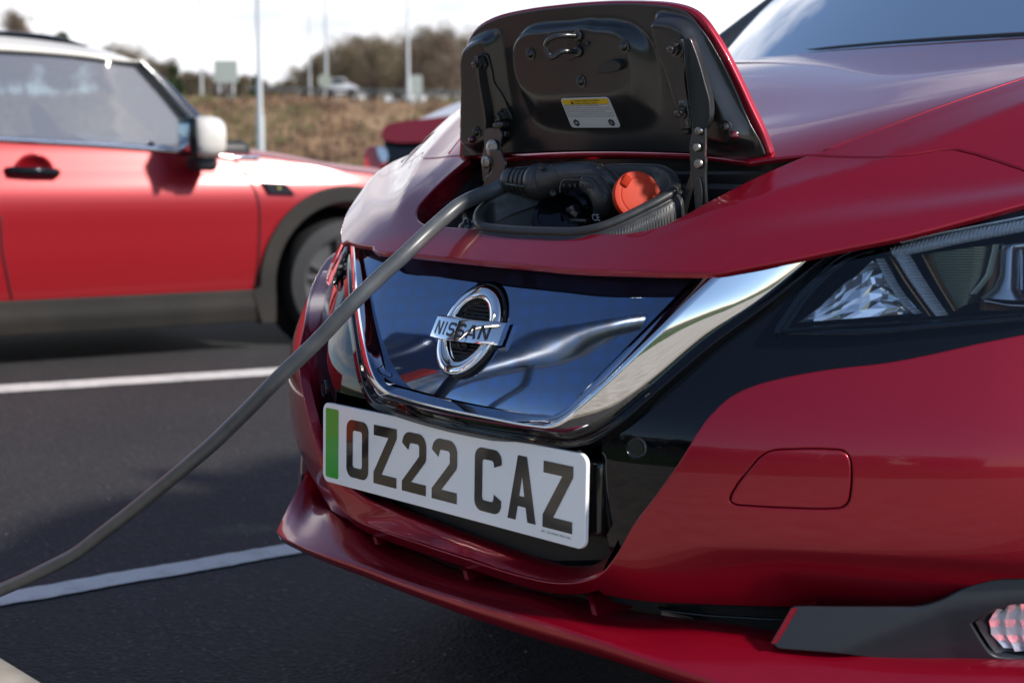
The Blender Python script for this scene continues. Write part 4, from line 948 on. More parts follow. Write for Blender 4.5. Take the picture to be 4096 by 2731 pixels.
# inset grip plate with flutes and screws
gp=z('C',(1075,370),(1085,305),(1100,290),(1270,288),(1300,300),(1325,370),(1340,420),(1290,400),(1230,360),(1120,372))
def hs(off): 
    P0=oy(z('C',(1200,330))[0],2.058); nn=-FW
    return lambda p:onfn(p,lambda q:(q-P0).dot(nn)-off,1.4,2.6)
for x in (1100,1140,1175,1212,1245,1278):
    a=oy(z('C',(x,310))[0],2.0550);b=oy(z('C',(x+2,338+(x-1100)*.02))[0],2.0555); MB().tube([a,b],.0011,8).build('grip_flute',HB,plug)
lp=[oy(p,2.0555) for p in z('C',(1075,375),(1078,330),(1095,293),(1180,286),(1270,288),(1310,312),(1335,365),(1385,440))]
MB().tube(cat(lp,4),.0011,8).build('grip_seam',HB,plug)
lp=[oy(p,2.0590) for p in z('C',(1010,180),(1040,220),(1065,258),(1160,262),(1280,262),(1330,300),(1380,370))]
MB().tube(cat(lp,4),.0010,8).build('grip_seam',HB,plug)
for p,d in ((z('C',(950,200))[0],2.066),(z('C',(1345,200))[0],2.068),(z('C',(1030,374))[0],2.066),(z('C',(1365,470))[0],2.068)):
    MB().lathe(oy(p,d),(EYE-oy(p,d)),[(-.004,.0046),(.0005,.0044),(.0012,.0036),(-.001,.0032),(-.002,0)],20).build('grip_screw',HB,plug,angle=30)
# orange cap (tilted disc with a tab)
oc=oy(z('C',(1600,392))[0],2.07); d0=(EYE-oc).normalized(); oax=(d0+Vector((.50,.22,.34))).normalized()
m=MB(); m.lathe(oc,oax,[(-.0085,.030),(-.0085,.0315),(-.001,.0320),(.0005,.0312),(.0008,.030),(.0008,.0235),(.0013,.0228),(.0015,.0215),(.0012,0)],56); m.build('orange_cap',ORNG,plug,angle=30)
tb=oy(z('C',(1520,292))[0],2.06)
M=Matrix.Rotation(R(-32),4,-FW)@Matrix(((RT.x,UP.x,-FW.x,0),(RT.y,UP.y,-FW.y,0),(RT.z,UP.z,-FW.z,0),(0,0,0,1)))
MB().box(tb,(.0105,.0155,.014),M,bev=.0018).build('cap_tab',ORNG,plug)
mb=MB(); Q=[oy(p,2.05) for p in z('C',(1285,515),(1335,515),(1345,560),(1298,560))]
fit_text(mb,'CE',0,1,0,1,Q,-FW,.0); mb.build('approval_mark',mat('print_grey',(.35,.36,.37),.5),plug,smooth=False,fixn=False)
cpts=[oy(z('C',(800,288))[0],2.08),oy(z('C',(725,300))[0],2.08)]
for k,x,y,d in (('C',640,350,2.09),('C',520,395,2.075),('C',400,455,2.05),('C',290,545,2.03),('T',784,45,2.0),('T',700,125,1.98),('T',560,252,1.965),('T',455,355,1.955),('T',300,520,1.965),('T',230,587,1.97),('T',100,712,1.985),('T',0,815,2.01),('N',500,418,2.05),('N',400,504,2.09),('N',300,587,2.14),('N',200,668,2.19),('N',100,745,2.24),('N',0,820,2.29),('G',300,514,2.34),('G',130,594,2.385),('G',0,650,2.42)):
    cpts.append(onD(z(k,(x,y))[0],d))
e=cpts[-1]; dirv=(cpts[-1]-cpts[-2]).normalized()
cpts+=[e+dirv*.10+Vector((0,0,.0)),Vector((e.x-.28,e.y-.18,.135)),Vector((e.x-.45,e.y-.42,.115)),Vector((e.x-.62,e.y-.66,.113)),Vector((-1.78,-1.12,.30)),Vector((-1.80,-1.10,.75)),Vector((-1.80,-1.08,1.02))]
cab=MB().tube(cat(cpts,8),.0103,16).build('charging_cable',CABLE)
tag(cab,'thick grey charging cable hanging from the plug across the number plate corner','cable')
# ------------------------------------------------------------------ cabin, glass and rest of the body of the near car
wb=[(-.74,1.32),(-.6,1.225),(-.3,1.125),(0,1.09),(.3,1.125),(.6,1.225),(.74,1.32)]
wbz=[1.06,1.085,1.11,1.12,1.11,1.085,1.06]
wt=[(-.56,1.93,1.455),(-.45,1.88,1.475),(-.22,1.82,1.495),(0,1.80,1.50),(.22,1.82,1.495),(.45,1.88,1.475),(.56,1.93,1.455)]
B3=[Vector((a[0],a[1],G(a[0]*.95,a[1]-.06)-.005)) for a,h in zip(wb,wbz)];print([b.z for b in B3]);T3=[Vector(a) for a in wt]
Bc=resamp_n(cat(B3,6),40);Tc=resamp_n(cat(T3,6),40)
rows=[[a.lerp(b,k/12)+Vector((0,-.05,.05))*math.sin(math.pi*k/12)*.7 for k in range(13)] for a,b in zip(Bc,Tc)]
WG=clearglass('windscreen_glass',(.42,.80,.82),1.9)
MB().loft(rows[1:-1]).build('windscreen',WG,car,fixn=False)
# cowl panel, wiper and trim
cow=MB()
rr2=[]
for p in Bc:
    hy=p.y-.03; rr2.append([Vector((p.x,hy-.05,p.z-.05)),Vector((p.x,hy-.02,p.z-.03)),p+Vector((0,-.012,-.020)),p+Vector((0,-.006,-.004)),p+Vector((0,.002,.004)),p+Vector((0,.012,.004))])
cow.loft(rr2); cow.build('cowl_panel',MBLK,car,fixn=False)
wq=lambda i,u,dy,dz:B3[i]+(B3[i+1]-B3[i])*u+Vector((0,dy,dz))
wp=cat([wq(5,.2,.0,.008),wq(4,.3,.01,.012),wq(3,.2,.02,.016),wq(2,.2,.02,.014),wq(1,.6,.02,.012)],6)
MB().tube(wp,.008,10).build('wiper_blade',MBLK,car)
for s in (1,-1):
    a=[Vector((s*.745,1.30,B3[0].z-.01)),Vector((s*.70,1.50,1.20)),Vector((s*.64,1.70,1.34)),Vector((s*.575,1.92,1.462))]
    a=cat(a,5); rws=[]
    for i,p in enumerate(a): 
        rws.append([p+Vector((-s*.050,-.03,-.004)),p+Vector((-s*.046,-.034,.010)),p+Vector((-s*.015,-.03,.026)),p+Vector((s*.02,.0,.022)),p+Vector((s*.035,.05,-.01)),p+Vector((s*.02,.10,-.03)),p+Vector((-s*.04,.06,-.04)),p+Vector((-s*.050,-.03,-.004))])
    MB().loft(rws).build('windscreen_pillar',SAT if s<0 else RED,car,fixn=False)
    # cabin side with window openings (param: Y,Z)
    sx=lambda Y,Zz:.865-.52*max(0,Zz-1.0)-.18*max(0,Zz-1.0)**2+.02*max(0,1-abs(Y-2)/1.5)
    out=[Vector(p) for p in ((1.34,.99),(1.55,1.19),(1.75,1.335),(1.95,1.44),(2.4,1.485),(3.0,1.47),(3.5,1.38),(3.9,1.05),(3.9,.94),(2.4,.985),(1.6,.98))]
    w1=[Vector(p) for p in cat([(1.98,1.03),(1.94,1.16),(1.98,1.30),(2.10,1.39),(2.4,1.43),(2.62,1.425),(2.64,1.03,'c'),(2.3,1.025),(1.98,1.03)],4)[:-1]]
    w2=[Vector(p) for p in ((2.72,1.03),(2.72,1.42),(3.05,1.40),(3.38,1.27),(3.42,1.04))]
    w3=[Vector(p) for p in ((1.60,1.035),(1.84,1.30),(1.86,1.035))]
    panel('cabin_side',out,lambda a,b:Vector((s*sx(a,b),a,b)),MBLK,car,holes=[w1,w2],h=.05,depth=.03,out=(s,0,0))
    for w in (w1,w2): panel('side_window',w,lambda a,b:Vector((s*(sx(a,b)-.01),a,b)),GLASS,car,h=.08,edge=False,out=(s,0,0))
    bx=lambda Y,Zz:.885-.10*max(0,.42-Zz)-.10*max(0,Zz-.80)**1.0-.35*max(0,(.86-Y))**2*1.2
    bo=[Vector(p) for p in cat([(.62,.70,'c'),(.66,.845,'c'),(.9,.90),(1.3,.965),(1.6,.98),(2.4,.985),(3.9,.94,'c'),(4.2,.75),(4.25,.4,'c'),(3.95,.22,'c')],3)]
    arc=lambda c,r,a0,a1:[Vector((c+r*math.cos(R(a)),.315+r*math.sin(R(a)))) for a in range(a0,a1,12)]
    bo+=arc(3.57,.37,-12,200)+[Vector((3.1,.19)),Vector((1.4,.19))]+arc(.93,.37,-18,160)
    panel('body_side',bo,lambda a,b:Vector((s*bx(a,b),a,b)),RED,car,h=.05,depth=.02,out=(s,0,0))
    for wy in (.93,3.57):
        c=Vector((s*.80,wy,.315)); 
        w=MB().lathe(c,(s,0,0),[(-.10,.20),(-.10,.30),(-.08,.315),(.06,.315),(.082,.300),(.085,.225),(.03,.222),(.03,0)],48).build('tyre',RUB,car,angle=40)
        rm=MB().lathe(c,(s,0,0),[(-.05,.225),(.07,.222),(.078,.215),(.06,.205),(.02,.20),(.02,.05),(.045,.04),(.05,0)],48)
        for k in range(5):
            a=R(k*72); d=Vector((0,math.cos(a),math.sin(a))); rm.tube([c+Vector((s*.045,0,0))+d*.03,c+Vector((s*.06,0,0))+d*.21],[.035,.022],8,flat=.5)
        rm.build('wheel_rim',SILV,car,angle=40)
    mr=MB(); mr.box((s*.99,1.42,1.06),(.20,.12,.14),bev=.045).box((s*.87,1.44,.99),(.10,.05,.04),bev=.01); mr.build('door_mirror',RED,car)
rf=[[Vector((x*(1-.0*j),y,h-.05*(x/.56)**2)) for x in [-.58,-.4,-.2,0,.2,.4,.58]] for j,(y,h) in enumerate(((1.80,1.498),(2.2,1.53),(2.8,1.535),(3.4,1.50),(3.85,1.40)))]
for r_,(y0) in zip(rf,(0,)*9):
    pass
rf[0]=[Vector(a)+Vector((0,0,.004)) for a in wt]
MB().loft(rf).build('roof',MBLK,car,fixn=False)
MB().loft([[Vector((x,3.85,1.38)) for x in (-.55,0,.55)],[Vector((x,4.15,1.02)) for x in (-.62,0,.62)]]).build('rear_window',GLASS,car,fixn=False)
MB().loft([[Vector((x,4.15,1.02)) for x in (-.66,0,.66)],[Vector((x,4.28,.95)) for x in (-.84,0,.84)],[Vector((x,4.32,.55)) for x in (-.86,0,.86)],[Vector((x,4.25,.25)) for x in (-.8,0,.8)]]).build('tailgate',RED,car,fixn=False)
MB().box((0,2.3,.26),(1.5,3.7,.08)).build('underbody',DARK,car)
ds=MB(); ds.loft([[Vector((x,1.24,1.03)),Vector((x,1.45,1.045)),Vector((x,1.62,1.03)),Vector((x,1.66,.9)),Vector((x,1.6,.5))] for x in (-.72,-.4,0,.4,.72)]); ds.build('dashboard',MBLK,car,fixn=False)
for s in (1,-1):
    st=MB().box((s*.36,2.55,.80),(.50,.16,.66),Matrix.Rotation(R(-14),3,'X').to_4x4(),bev=.06).box((s*.36,2.30,.50),(.50,.52,.16),bev=.06); st.build('seat',MBLK,car); MB().box((s*.36,2.68,1.20),(.27,.11,.18),bev=.045).build('headrest',MBLK,car)
MB().tube([Vector((-.37+.18*math.cos(a),1.86-.05*math.sin(a),.99+.17*math.sin(a))) for a in [k*math.pi/12 for k in range(25)]],.014,10,caps=False).build('steering_wheel',MBLK,car)
# ------------------------------------------------------------------ ground
def plain(name,poly,zz,m,kind='structure'):
    o=mk(name,[(p[0],p[1],zz) for p in poly],[tuple(range(len(poly)))],m,smooth=False); o['kind']=kind; return o
ASP=mat('asphalt',(.05,.05,.052),.82)
t,b=nodes(ASP); tcn=t.nodes.new('ShaderNodeTexCoord'); v1=t.nodes.new('ShaderNodeTexVoronoi'); v1.inputs['Scale'].default_value=105; v1.inputs['Randomness'].default_value=1
n1=t.nodes.new('ShaderNodeTexNoise'); n1.inputs['Scale'].default_value=1.3; n1.inputs['Detail'].default_value=8
spc=t.nodes.new('ShaderNodeSeparateColor'); r1=t.nodes.new('ShaderNodeValToRGB'); r1.color_ramp.elements[0].color=(.016,.016,.017,1); r1.color_ramp.elements[1].color=(.080,.074,.072,1); r1.color_ramp.elements[0].position=.0
e_=r1.color_ramp.elements.new(.93); e_.color=(.038,.036,.037,1)
mxn=t.nodes.new('ShaderNodeMix'); mxn.data_type='RGBA'; mxn.blend_type='MULTIPLY'; mxn.inputs[0].default_value=.7
r2=t.nodes.new('ShaderNodeValToRGB'); r2.color_ramp.elements[0].color=(.58,.58,.60,1); r2.color_ramp.elements[0].position=.3; r2.color_ramp.elements[1].color=(.95,.93,.91,1); r2.color_ramp.elements[1].position=.7
bpn=t.nodes.new('ShaderNodeBump'); bpn.inputs['Strength'].default_value=.8; bpn.inputs['Distance'].default_value=.004
for a,c in ((tcn.outputs['Object'],v1.inputs['Vector']),(tcn.outputs['Object'],n1.inputs['Vector']),(v1.outputs['Color'],spc.inputs[0]),(spc.outputs[0],r1.inputs[0]),(r1.outputs[0],mxn.inputs[6]),(n1.outputs['Fac'],r2.inputs[0]),(r2.outputs[0],mxn.inputs[7]),(mxn.outputs[2],b.inputs['Base Color']),(v1.outputs['Distance'],bpn.inputs['Height']),(bpn.outputs[0],b.inputs['Normal'])): t.links.new(a,c)
DRY=mat('dry_ground',(.16,.11,.065),.95); noise_col(DRY,(.13,.085,.05),(.30,.23,.15),.35); 
plain('ground',[(-600,-600),(600,-600),(600,900),(-600,900)],-.012,DRY)
FH=Vector((-math.sin(YAW),math.cos(YAW),0)); RH=RT.copy()
def vw(a,d,h=0): return Vector((EYE.x,EYE.y,0))+RH*a+FH*d+Vector((0,0,h))
# footway edge from the photo
ka=onZ(z('G',(0,1140))[0],.10);kb=onZ(z('G',(300,1323))[0],.10); kd=(kb-ka).normalized(); kn=Vector((kd.y,-kd.x,0)); kn=kn if kn.y<0 else -kn
asp=[ka+kd*-40-kn*-.0,ka+kd*40]
plain('car_park_surface',[ka-kd*60+kn*.02,ka+kd*40+kn*.02,ka+kd*40-kn*75,ka-kd*60-kn*75],0,ASP)
WPT=mat('road_paint',(.60,.59,.57),.6); noise_col(WPT,(.42,.41,.39),(.66,.65,.62),14,.25,.5); bump(WPT,160,.5,.003)
def bayline(name,p_top,p_bot,ext0,ext1,w=None):
    A=[onZ(p,.004) for p in p_top];Bq=[onZ(p,.004) for p in p_bot]; c0=(A[0]+Bq[0])/2;c1=(A[1]+Bq[1])/2; d=(c1-c0).normalized(); nn=Vector((-d.y,d.x,0)); w=w or abs((A[0]-Bq[0]).dot(nn))
    rnd=random.Random(2); c0-=d*ext0;L=(c1-c0).length+ext1; n=int(L/.02); rows=[[c0+d*(i*L/n)+nn*(s*(w/2+(rnd.uniform(-.003,.003)+.004*noise.noise(Vector((i*.12,s*9,0)))))) for s in(1,-1)] for i in range(n+1)]
    o=MB().loft(rows).build(name,WPT,smooth=False,fixn=False); o['kind']='structure'; print(name,'w',w,d); return o,c0,d,w
bayline('road_marking',z('G',(380,600),(2100,300)),z('G',(380,694),(2100,400)),1.6,4.5)
bayline('road_marking',z('X',(0,884),(640,846)),z('X',(0,901),(640,858)),1.3,5)
V=[];Fq=[];rnd=random.Random(8)
for i in range(420):
    a_=rnd.uniform(-2.2,.1);b_=rnd.uniform(-.1,2.6); r_=rnd.uniform(.0015,.0045); k=len(V)
    for q in range(5): V.append((a_+r_*math.cos(q*1.257+i),b_+r_*math.sin(q*1.257+i)*.8,.001))
    V.append((a_+r_*.2,b_,r_*1.1)); Fq+=[(k+q,k+(q+1)%5,k+5) for q in range(5)]
o=mk('gravel',V,Fq,mat('pale_grit',(.22,.20,.18),.9),smooth=False); o['kind']='stuff'; tag(o,'loose pale grit scattered on the asphalt','gravel')
CONC=mat('concrete',(.42,.38,.32),.85); noise_col(CONC,(.28,.25,.20),(.42,.38,.32),9); bump(CONC,120,.3,.003)
def slab(name,p0,w0,w1,h,m,l0=-30,l1=30,kind='structure'):
    P=[p0+kd*l0+kn*w0,p0+kd*l1+kn*w0,p0+kd*l1+kn*w1,p0+kd*l0+kn*w1]
    mb=MB().add([(p.x,p.y,-.01) for p in P]+[(p.x,p.y,h) for p in P],[(0,1,5,4),(1,2,6,5),(2,3,7,6),(3,0,4,7),(4,5,6,7)]); o=mb.build(name,m,smooth=False); o['kind']=kind; return o
slab('kerb',ka,0,.125,.10,CONC); slab('footway',ka,.128,2.3,.097,CONC)
GRS=mat('grass_turf',(.06,.10,.02),.9); noise_col(GRS,(.035,.070,.010),(.10,.15,.03),6); bump(GRS,90,1,.02)
slab('grass_verge',ka,2.3,7.0,.11,GRS,kind='structure'); slab('planting_bed',ka,7.0,12,.12,mat('mulch',(.05,.035,.025),.95))
slab('pavement',ka,12,40,.1,ASP)
# grass blades as one stuff object
rnd=random.Random(4); gb=MB()
V=[];Fq=[]
for i in range(9000):
    a=rnd.uniform(-7,9);b_=rnd.uniform(2.32,6.9)**1; p=ka+kd*a+kn*b_; an=rnd.uniform(0,6.28); w=.006; h=rnd.uniform(.03,.08); dx_=math.cos(an)*w;dy_=math.sin(an)*w
    k=len(V); V+=[(p.x-dx_,p.y-dy_,.11),(p.x+dx_,p.y+dy_,.11),(p.x+rnd.uniform(-.03,.03),p.y+rnd.uniform(-.03,.03),.11+h)]; Fq.append((k,k+1,k+2))
o=mk('grass',V,Fq,GRS,smooth=False); o['kind']='stuff'; tag(o,'short green grass beside the footway','grass')
YLF=mat('yellow_leaf',(.50,.40,.03),.7); GLF=mat('green_leaf',(.07,.12,.02),.7); BRK=mat('bark',(.16,.12,.09),.9)
def leafcloud(c,rx,ry,rz,n,size,rnd,lump=3):
    m=MB();V=[];Fq=[]
    cs=[(c+Vector((rnd.uniform(-.6,.6)*rx,rnd.uniform(-.6,.6)*ry,rnd.uniform(-.5,.6)*rz)),rnd.uniform(.35,.6)) for _ in range(lump)]
    for i in range(n):
        cc,k=cs[rnd.randrange(lump)]; d=Vector((rnd.gauss(0,1),rnd.gauss(0,1),rnd.gauss(0,1))).normalized()*rnd.random()**.4*k
        p=cc+Vector((d.x*rx,d.y*ry,d.z*rz)); a=Vector((rnd.gauss(0,1),rnd.gauss(0,1),rnd.gauss(0,1))).normalized(); b2=a.orthogonal().normalized(); s_=size*rnd.uniform(.6,1.4)
        kx=len(V); V+=[p-a*s_*.5,p+b2*s_*.3,p+a*s_*.5,p-b2*s_*.3]; Fq.append((kx,kx+1,kx+2,kx+3))
    return V,Fq
lab=['low yellow flowering shrub in the bed at the left end','rounded yellow flowering shrub third from the left in the bed','broad yellow shrub in the middle of the bed','small yellow shrub right of the middle of the bed','yellow leafed shrub at the right end of the bed']
for i in range(5):
    rnd=random.Random(20+i); p=ka+kd*(-3.5+i*2.6)+kn*(7.9+rnd.uniform(-.4,.5)); r_=rnd.uniform(.5,.8)
    sh=empty('flowering_shrub',(p.x,p.y,.12),lab[i],'shrub','shrubs in the planting bed beyond the footway')
    V,Fq=leafcloud(Vector((p.x,p.y,.12+r_*.6)),r_*1.3,r_*1.1,r_*.8,1400,.05,rnd,8)
    o=mk('foliage',V,Fq,[YLF,GLF],sh,smooth=False,matidx=[0 if rnd.random()<.55 else 1 for _ in Fq])
    MB().tube([Vector((p.x,p.y,.1)),Vector((p.x+.03,p.y,.4)),Vector((p.x,p.y+.05,.7))],[.03,.02,.01],8).build('stem',BRK,sh)
# chargers and steel guard hoops at the footway (seen in the reflections)
BRS=mat('brushed_steel',(.50,.44,.38),.24,1.0); noise_col(BRS,(.40,.35,.30),(.60,.54,.47),8)
PWD=mat('dark_blue_housing',(.012,.016,.04),.35,0,.4); PWH=mat('white_cabinet',(.72,.72,.72),.3,0,.5)
ch=empty('charging_point',(-1.95,-1.05,.1),'slim charging post with dark blue holster head and steel column by the footway','charging point')
MB().lathe((-1.95,-1.05,.1),(0,0,1),[(0,.12),(.01,.12),(.012,.075),(1.25,.075)],32).build('column',BRS,ch,angle=40)
MB().box((-1.93,-1.03,1.42),(.26,.30,.42),bev=.05).box((-1.80,-1.03,1.15),(.12,.14,.22),bev=.03).build('holster_head',PWD,ch)
MB().tube([Vector((-1.93,-1.03,1.6)),Vector((-1.93,-1.03,2.0))],.008,8).lathe((-1.93,-1.03,2.02),(0,0,1),[(-.04,0),(-.03,.03),(0,.04),(.03,.03),(.04,0)],16).build('aerial',MBLK,ch)
MB().tube(cat([Vector((-1.85,-1.0,1.2)),Vector((-1.6,-.9,.55)),Vector((-1.5,-1.1,.25)),Vector((-1.75,-1.25,.5)),Vector((-1.88,-1.14,1.2))],8),.012,10).build('spare_cable',CABLE,ch)
c2=empty('charging_point',(-1.38,-1.0,.1),'tall plain steel charging column with a bent top nearest the kerb','charging point')
MB().tube(cat([Vector((-1.38,-1.0,.1)),Vector((-1.38,-1.0,1.35)),Vector((-1.33,-1.08,1.75)),Vector((-1.15,-1.3,2.1)),Vector((-1.0,-1.5,2.35))],6),.085,28).build('column',BRS,c2)
MB().box((-1.5,-.99,.75),(.10,.16,1.0),bev=.02).build('side_cover',ORNG,c2); MB().tube(cat([Vector((-1.3,-1.05,1.6)),Vector((-1.05,-1.0,1.2)),Vector((-1.0,-1.0,.5)),Vector((-1.15,-1.1,.2))],8),.012,10).build('hose',MBLK,c2)
hoop=empty('guard_hoop',(-.75,-1.28,.1),'brushed steel guard hoop bent over in front of the white cabinet','guard rail')
MB().tube(cat([Vector((-.62,-1.0,.1)),Vector((-.62,-1.0,.55)),Vector((-.64,-1.06,.8)),Vector((-.72,-1.25,.92)),Vector((-.86,-1.55,.92)),Vector((-.94,-1.75,.8)),Vector((-.96,-1.80,.55)),Vector((-.96,-1.80,.1))],6),.075,28).build('tube',BRS,hoop)
cbn=empty('charger_cabinet',(-1.15,-2.2,.1),'tall white rapid charger cabinet with an orange side panel','charger cabinet')
MB().box((-1.15,-2.2,1.0),(.60,.50,1.8),bev=.03).build('cabinet_body',PWH,cbn)
MB().box((-1.38,-1.94,1.0),(.14,.03,1.7),bev=.006).build('orange_panel',ORNG,cbn); MB().box((-1.02,-1.94,1.45),(.30,.03,.34),bev=.008).build('screen_panel',PWD,cbn)
MB().tube(cat([Vector((-.9,-1.93,1.5)),Vector((-.75,-1.8,1.7)),Vector((-.65,-1.7,1.0)),Vector((-.75,-1.8,.35)),Vector((-.9,-1.9,.9))],8),.014,10).build('charger_hose',MBLK,cbn)
# ------------------------------------------------------------------ red hatchback across the next bay
mini=empty('parked_hatchback',(0,0,0),'bright red small hatchback with white roof and cream mirror parked one bay further','car')
MY=R(10); md=Vector((math.sin(MY),math.cos(MY),0)); mo=Vector((math.cos(MY),-math.sin(MY),0))  # along the car (to its nose), outward
MA=EYE+ray(z('D',(0,900))[0])*6.5; MA.z=0
def msz(p,off=0):   # pixel -> (s,z) on the side plane shifted outwards by off
    d=ray(p); P0=MA+mo*off; t=(P0-EYE).dot(mo)/d.dot(mo); P=EYE+d*t; return Vector(((P-MA).dot(md),P.z))
def mP(s_,zz,o=0): return MA+md*s_+mo*o+Vector((0,0,zz))
mini.location=mP(-.3,0,-.85)
bpy.context.view_layer.update()
RED2=paint('bright_red_paint',(.30,.0025,.009),.25,.38); RED2.node_tree.nodes['Principled BSDF'].inputs['Coat Weight'].default_value=.35; RED2.node_tree.nodes['Principled BSDF'].inputs['Coat Roughness'].default_value=.12
CREAM=mat('cream_white_paint',(.66,.63,.58),.3,0,1,.03); CLAD=mat('dusty_cladding',(.045,.040,.034),.7); noise_col(CLAD,(.006,.005,.004),(.018,.014,.010),3)
bS=Spl([.1,.25,.40,.60,.76,.86,.93,1.0],[-.045,-.005,.016,.020,.006,-.034,-.060,-.10])
def mb_(s_,zz): return mP(s_,zz,bS(zz)-.10*max(0,s_-1.6)**2)
def mz(*p,off=0,n=4): return [Vector(q) for q in cat([msz(a,off) for a in z('D',*p)],n)]
wc=msz(z('D',(1500,1290))[0]); wcs=wc.x-.06; print('mini wheel',wc,'belt',msz(z('D',(400,600))[0]))
WZ=.30
arcp=lambda r,a0,a1,st=8:[Vector((wcs+r*math.cos(R(a)),WZ+r*math.sin(R(a)))) for a in (range(a0,a1+1,st) if a1>=a0 else range(a0,a1-1,-st))]
topl=mz((-600,525),(0,583),(400,606),(780,636),(900,650),(1100,662),(1300,690),(1450,722))
nose_=[Vector((wcs+.30,topl[-1].y-.03)),Vector((wcs+.50,topl[-1].y-.10)),Vector((wcs+.66,topl[-1].y-.25)),Vector((wcs+.70,.45)),Vector((wcs+.66,.22)),Vector((wcs+.42,.22))]
sill_z=msz(z('D',(600,1245))[0]).y; print('sill',sill_z,'bottom',msz(z('D',(600,1370))[0]).y)
body=topl+nose_+arcp(.40,0,180)[0:]+[Vector((wcs-.42,sill_z)),Vector((-3.0,sill_z)),Vector((-3.0,topl[0].y))]
panel('body_side',body,mb_,RED2,mini,h=.05,r=.004,depth=.02,out=mo)
cl=arcp(.46,0,184,6)+[Vector((wcs-.50,sill_z-.0)),Vector((wcs-.46,.13)),Vector((wcs-.395,.13))]+arcp(.395,186,-2,6)
panel('arch_cladding',cl,lambda a,b:mP(a,b,.035),CLAD,mini,h=.03,r=.008,depth=.05,out=mo)
panel('sill_cladding',[Vector((-3,.14)),Vector((wcs-.46,.14)),Vector((wcs-.47,sill_z+.01)),Vector((-3,sill_z+.01))],lambda a,b:mP(a,b,.03-.25*max(0,.22-b)+.1*max(0,sill_z-.03-b)),CLAD,mini,h=.05,r=.006,depth=.03,out=mo)
# door seams
for px in (z('D',(985,655),(1030,720),(1072,830),(1078,1000),(1058,1244)),z('D',(-5,900),(5,1050),(25,1150),(48,1248))):
    q=[mb_(a.x,a.y)+mo*.002 for a in cat([msz(p) for p in px],5)]
    MB().tube(q,.004,6).build('door_seam',DARK,mini)
# bonnet and body top
rows=[]
for p in topl[8:]+nose_[:3]:
    b0=mb_(p.x,p.y); rows.append([b0,b0-mo*.05+Vector((0,0,.018)),b0-mo*.25+Vector((0,0,.05)),b0-mo*.8+Vector((0,0,.07)),b0-mo*1.4+Vector((0,0,.05)),b0-mo*1.6-Vector((0,0,.02))])
MB().loft(rows).build('bonnet',RED2,mini,fixn=False)
e_=[mb_(p.x,p.y) for p in nose_]; MB().loft([[p,p-mo*.5+md*.10,p-mo*1.1+md*.10,p-mo*1.6] for p in e_[1:]]).build('front_end',RED2,mini,fixn=False)
# chrome waist strip
wsl=mz((-600,510),(0,568),(400,592),(780,622),(960,648),(1100,652)); wsb=mz((-600,530),(0,586),(400,610),(780,640),(960,660),(1100,666))
MB().loft([[mb_(a.x,a.y)+mo*.004,mb_(a.x,a.y)+mo*.014,mb_(b.x,b.y)+mo*.014,mb_(b.x,b.y)+mo*.002] for a,b in zip(wsl,wsb)]).build('waist_strip',CHR,mini,fixn=False)
# greenhouse
def gh(p,off0): return msz(p,off0)
def ghP(s_,zz): return mP(s_,zz,-.07-.32*(zz-.93)-.10*max(0,s_-.55))
def mgz(*p,n=4):
    out=[]
    for a in cat(z('D',*p),n): out.append(onfn(a,lambda P:(P-MA).dot(mo)-(-.07-.32*(P.z-.93)-.10*max(0,(P-MA).dot(md)-.55)),4,10,.05))
    return [Vector(((P-MA).dot(md),P.z)) for P in out]
win=mgz((-900,200),(0,228,'c'),(300,248),(560,285,'c'),(680,420),(790,560,'c'),(790,625,'c'),(400,598),(0,572),(-900,500,'c'),n=4)
panel('side_window',win,ghP,clearglass('side_glass',(.25,.34,.34),3.2),mini,h=.06,edge=False,out=mo)
fr=mgz((-900,188),(0,216,'c'),(300,236),(575,265,'c'),(720,425),(880,600),(915,645,'c'),(700,622),(400,596),(0,568),(-900,500,'c'),n=4)
panel('window_frame',fr,lambda a,b:ghP(a,b)-mo*.006,BLK,mini,h=.05,edge=True,depth=.02,out=mo,holes=[win])
PIL=mat('dark_blue_black_paint',(.010,.012,.022),.12,0,1,.03)
pil=[(575,262),(640,330),(760,470),(880,600),(905,640)];pil2=[(600,250),(680,320),(800,440),(935,570),(1000,634)]
A_=[ghP(q.x,q.y) for q in mgz(*pil)];B_=[ghP(q.x,q.y)+mo*.0 for q in mgz(*pil2)]
MB().loft([[a+mo*.004,a.lerp(b,.4)+mo*.02,b-mo*.01,b-mo*.07-Vector((0,0,.02))] for a,b in zip(A_,B_)]).build('front_pillar',PIL,mini,fixn=False)
ws=[b-mo*.07-Vector((0,0,.02)) for b in B_]
MB().loft([[a,a-mo*.3+md*.10,a-mo*.8+md*.12,a-mo*1.1+md*.1] for a in ws]).build('windscreen',GLASS,mini,fixn=False)
rt_=mgz((-900,185),(0,213),(300,234),(575,264),(605,262)); rtop=[(-900,125),(0,152),(250,178),(420,205),(520,232),(590,255)]
ra=resamp_n([ghP(q.x,q.y) for q in rt_],16); rb_=resamp_n([ghP(q.x,q.y)-mo*.06 for q in mgz(*rtop)],16)
MB().loft([[a+mo*.002,a+mo*.012+Vector((0,0,.01)),a.lerp(b,.5)+mo*.006,b,b-mo*.2+Vector((0,0,.035)),b-mo*.6+Vector((0,0,.05)),b-mo*1.1] for a,b in zip(ra,rb_)]).build('roof',CREAM,mini,fixn=False)
rr_s=[ghP(q.x,q.y)-mo*.12 for q in mgz((-900,100),(0,132),(150,140),(300,160),(395,190))]
MB().loft([[p-Vector((0,0,.025)),p+Vector((0,0,.004)),p-mo*.05+Vector((0,0,.016)),p-mo*.6+Vector((0,0,.016)),p-mo*.66-Vector((0,0,.02))] for p in rr_s]).build('sunroof_panel',BLK,mini,fixn=False)
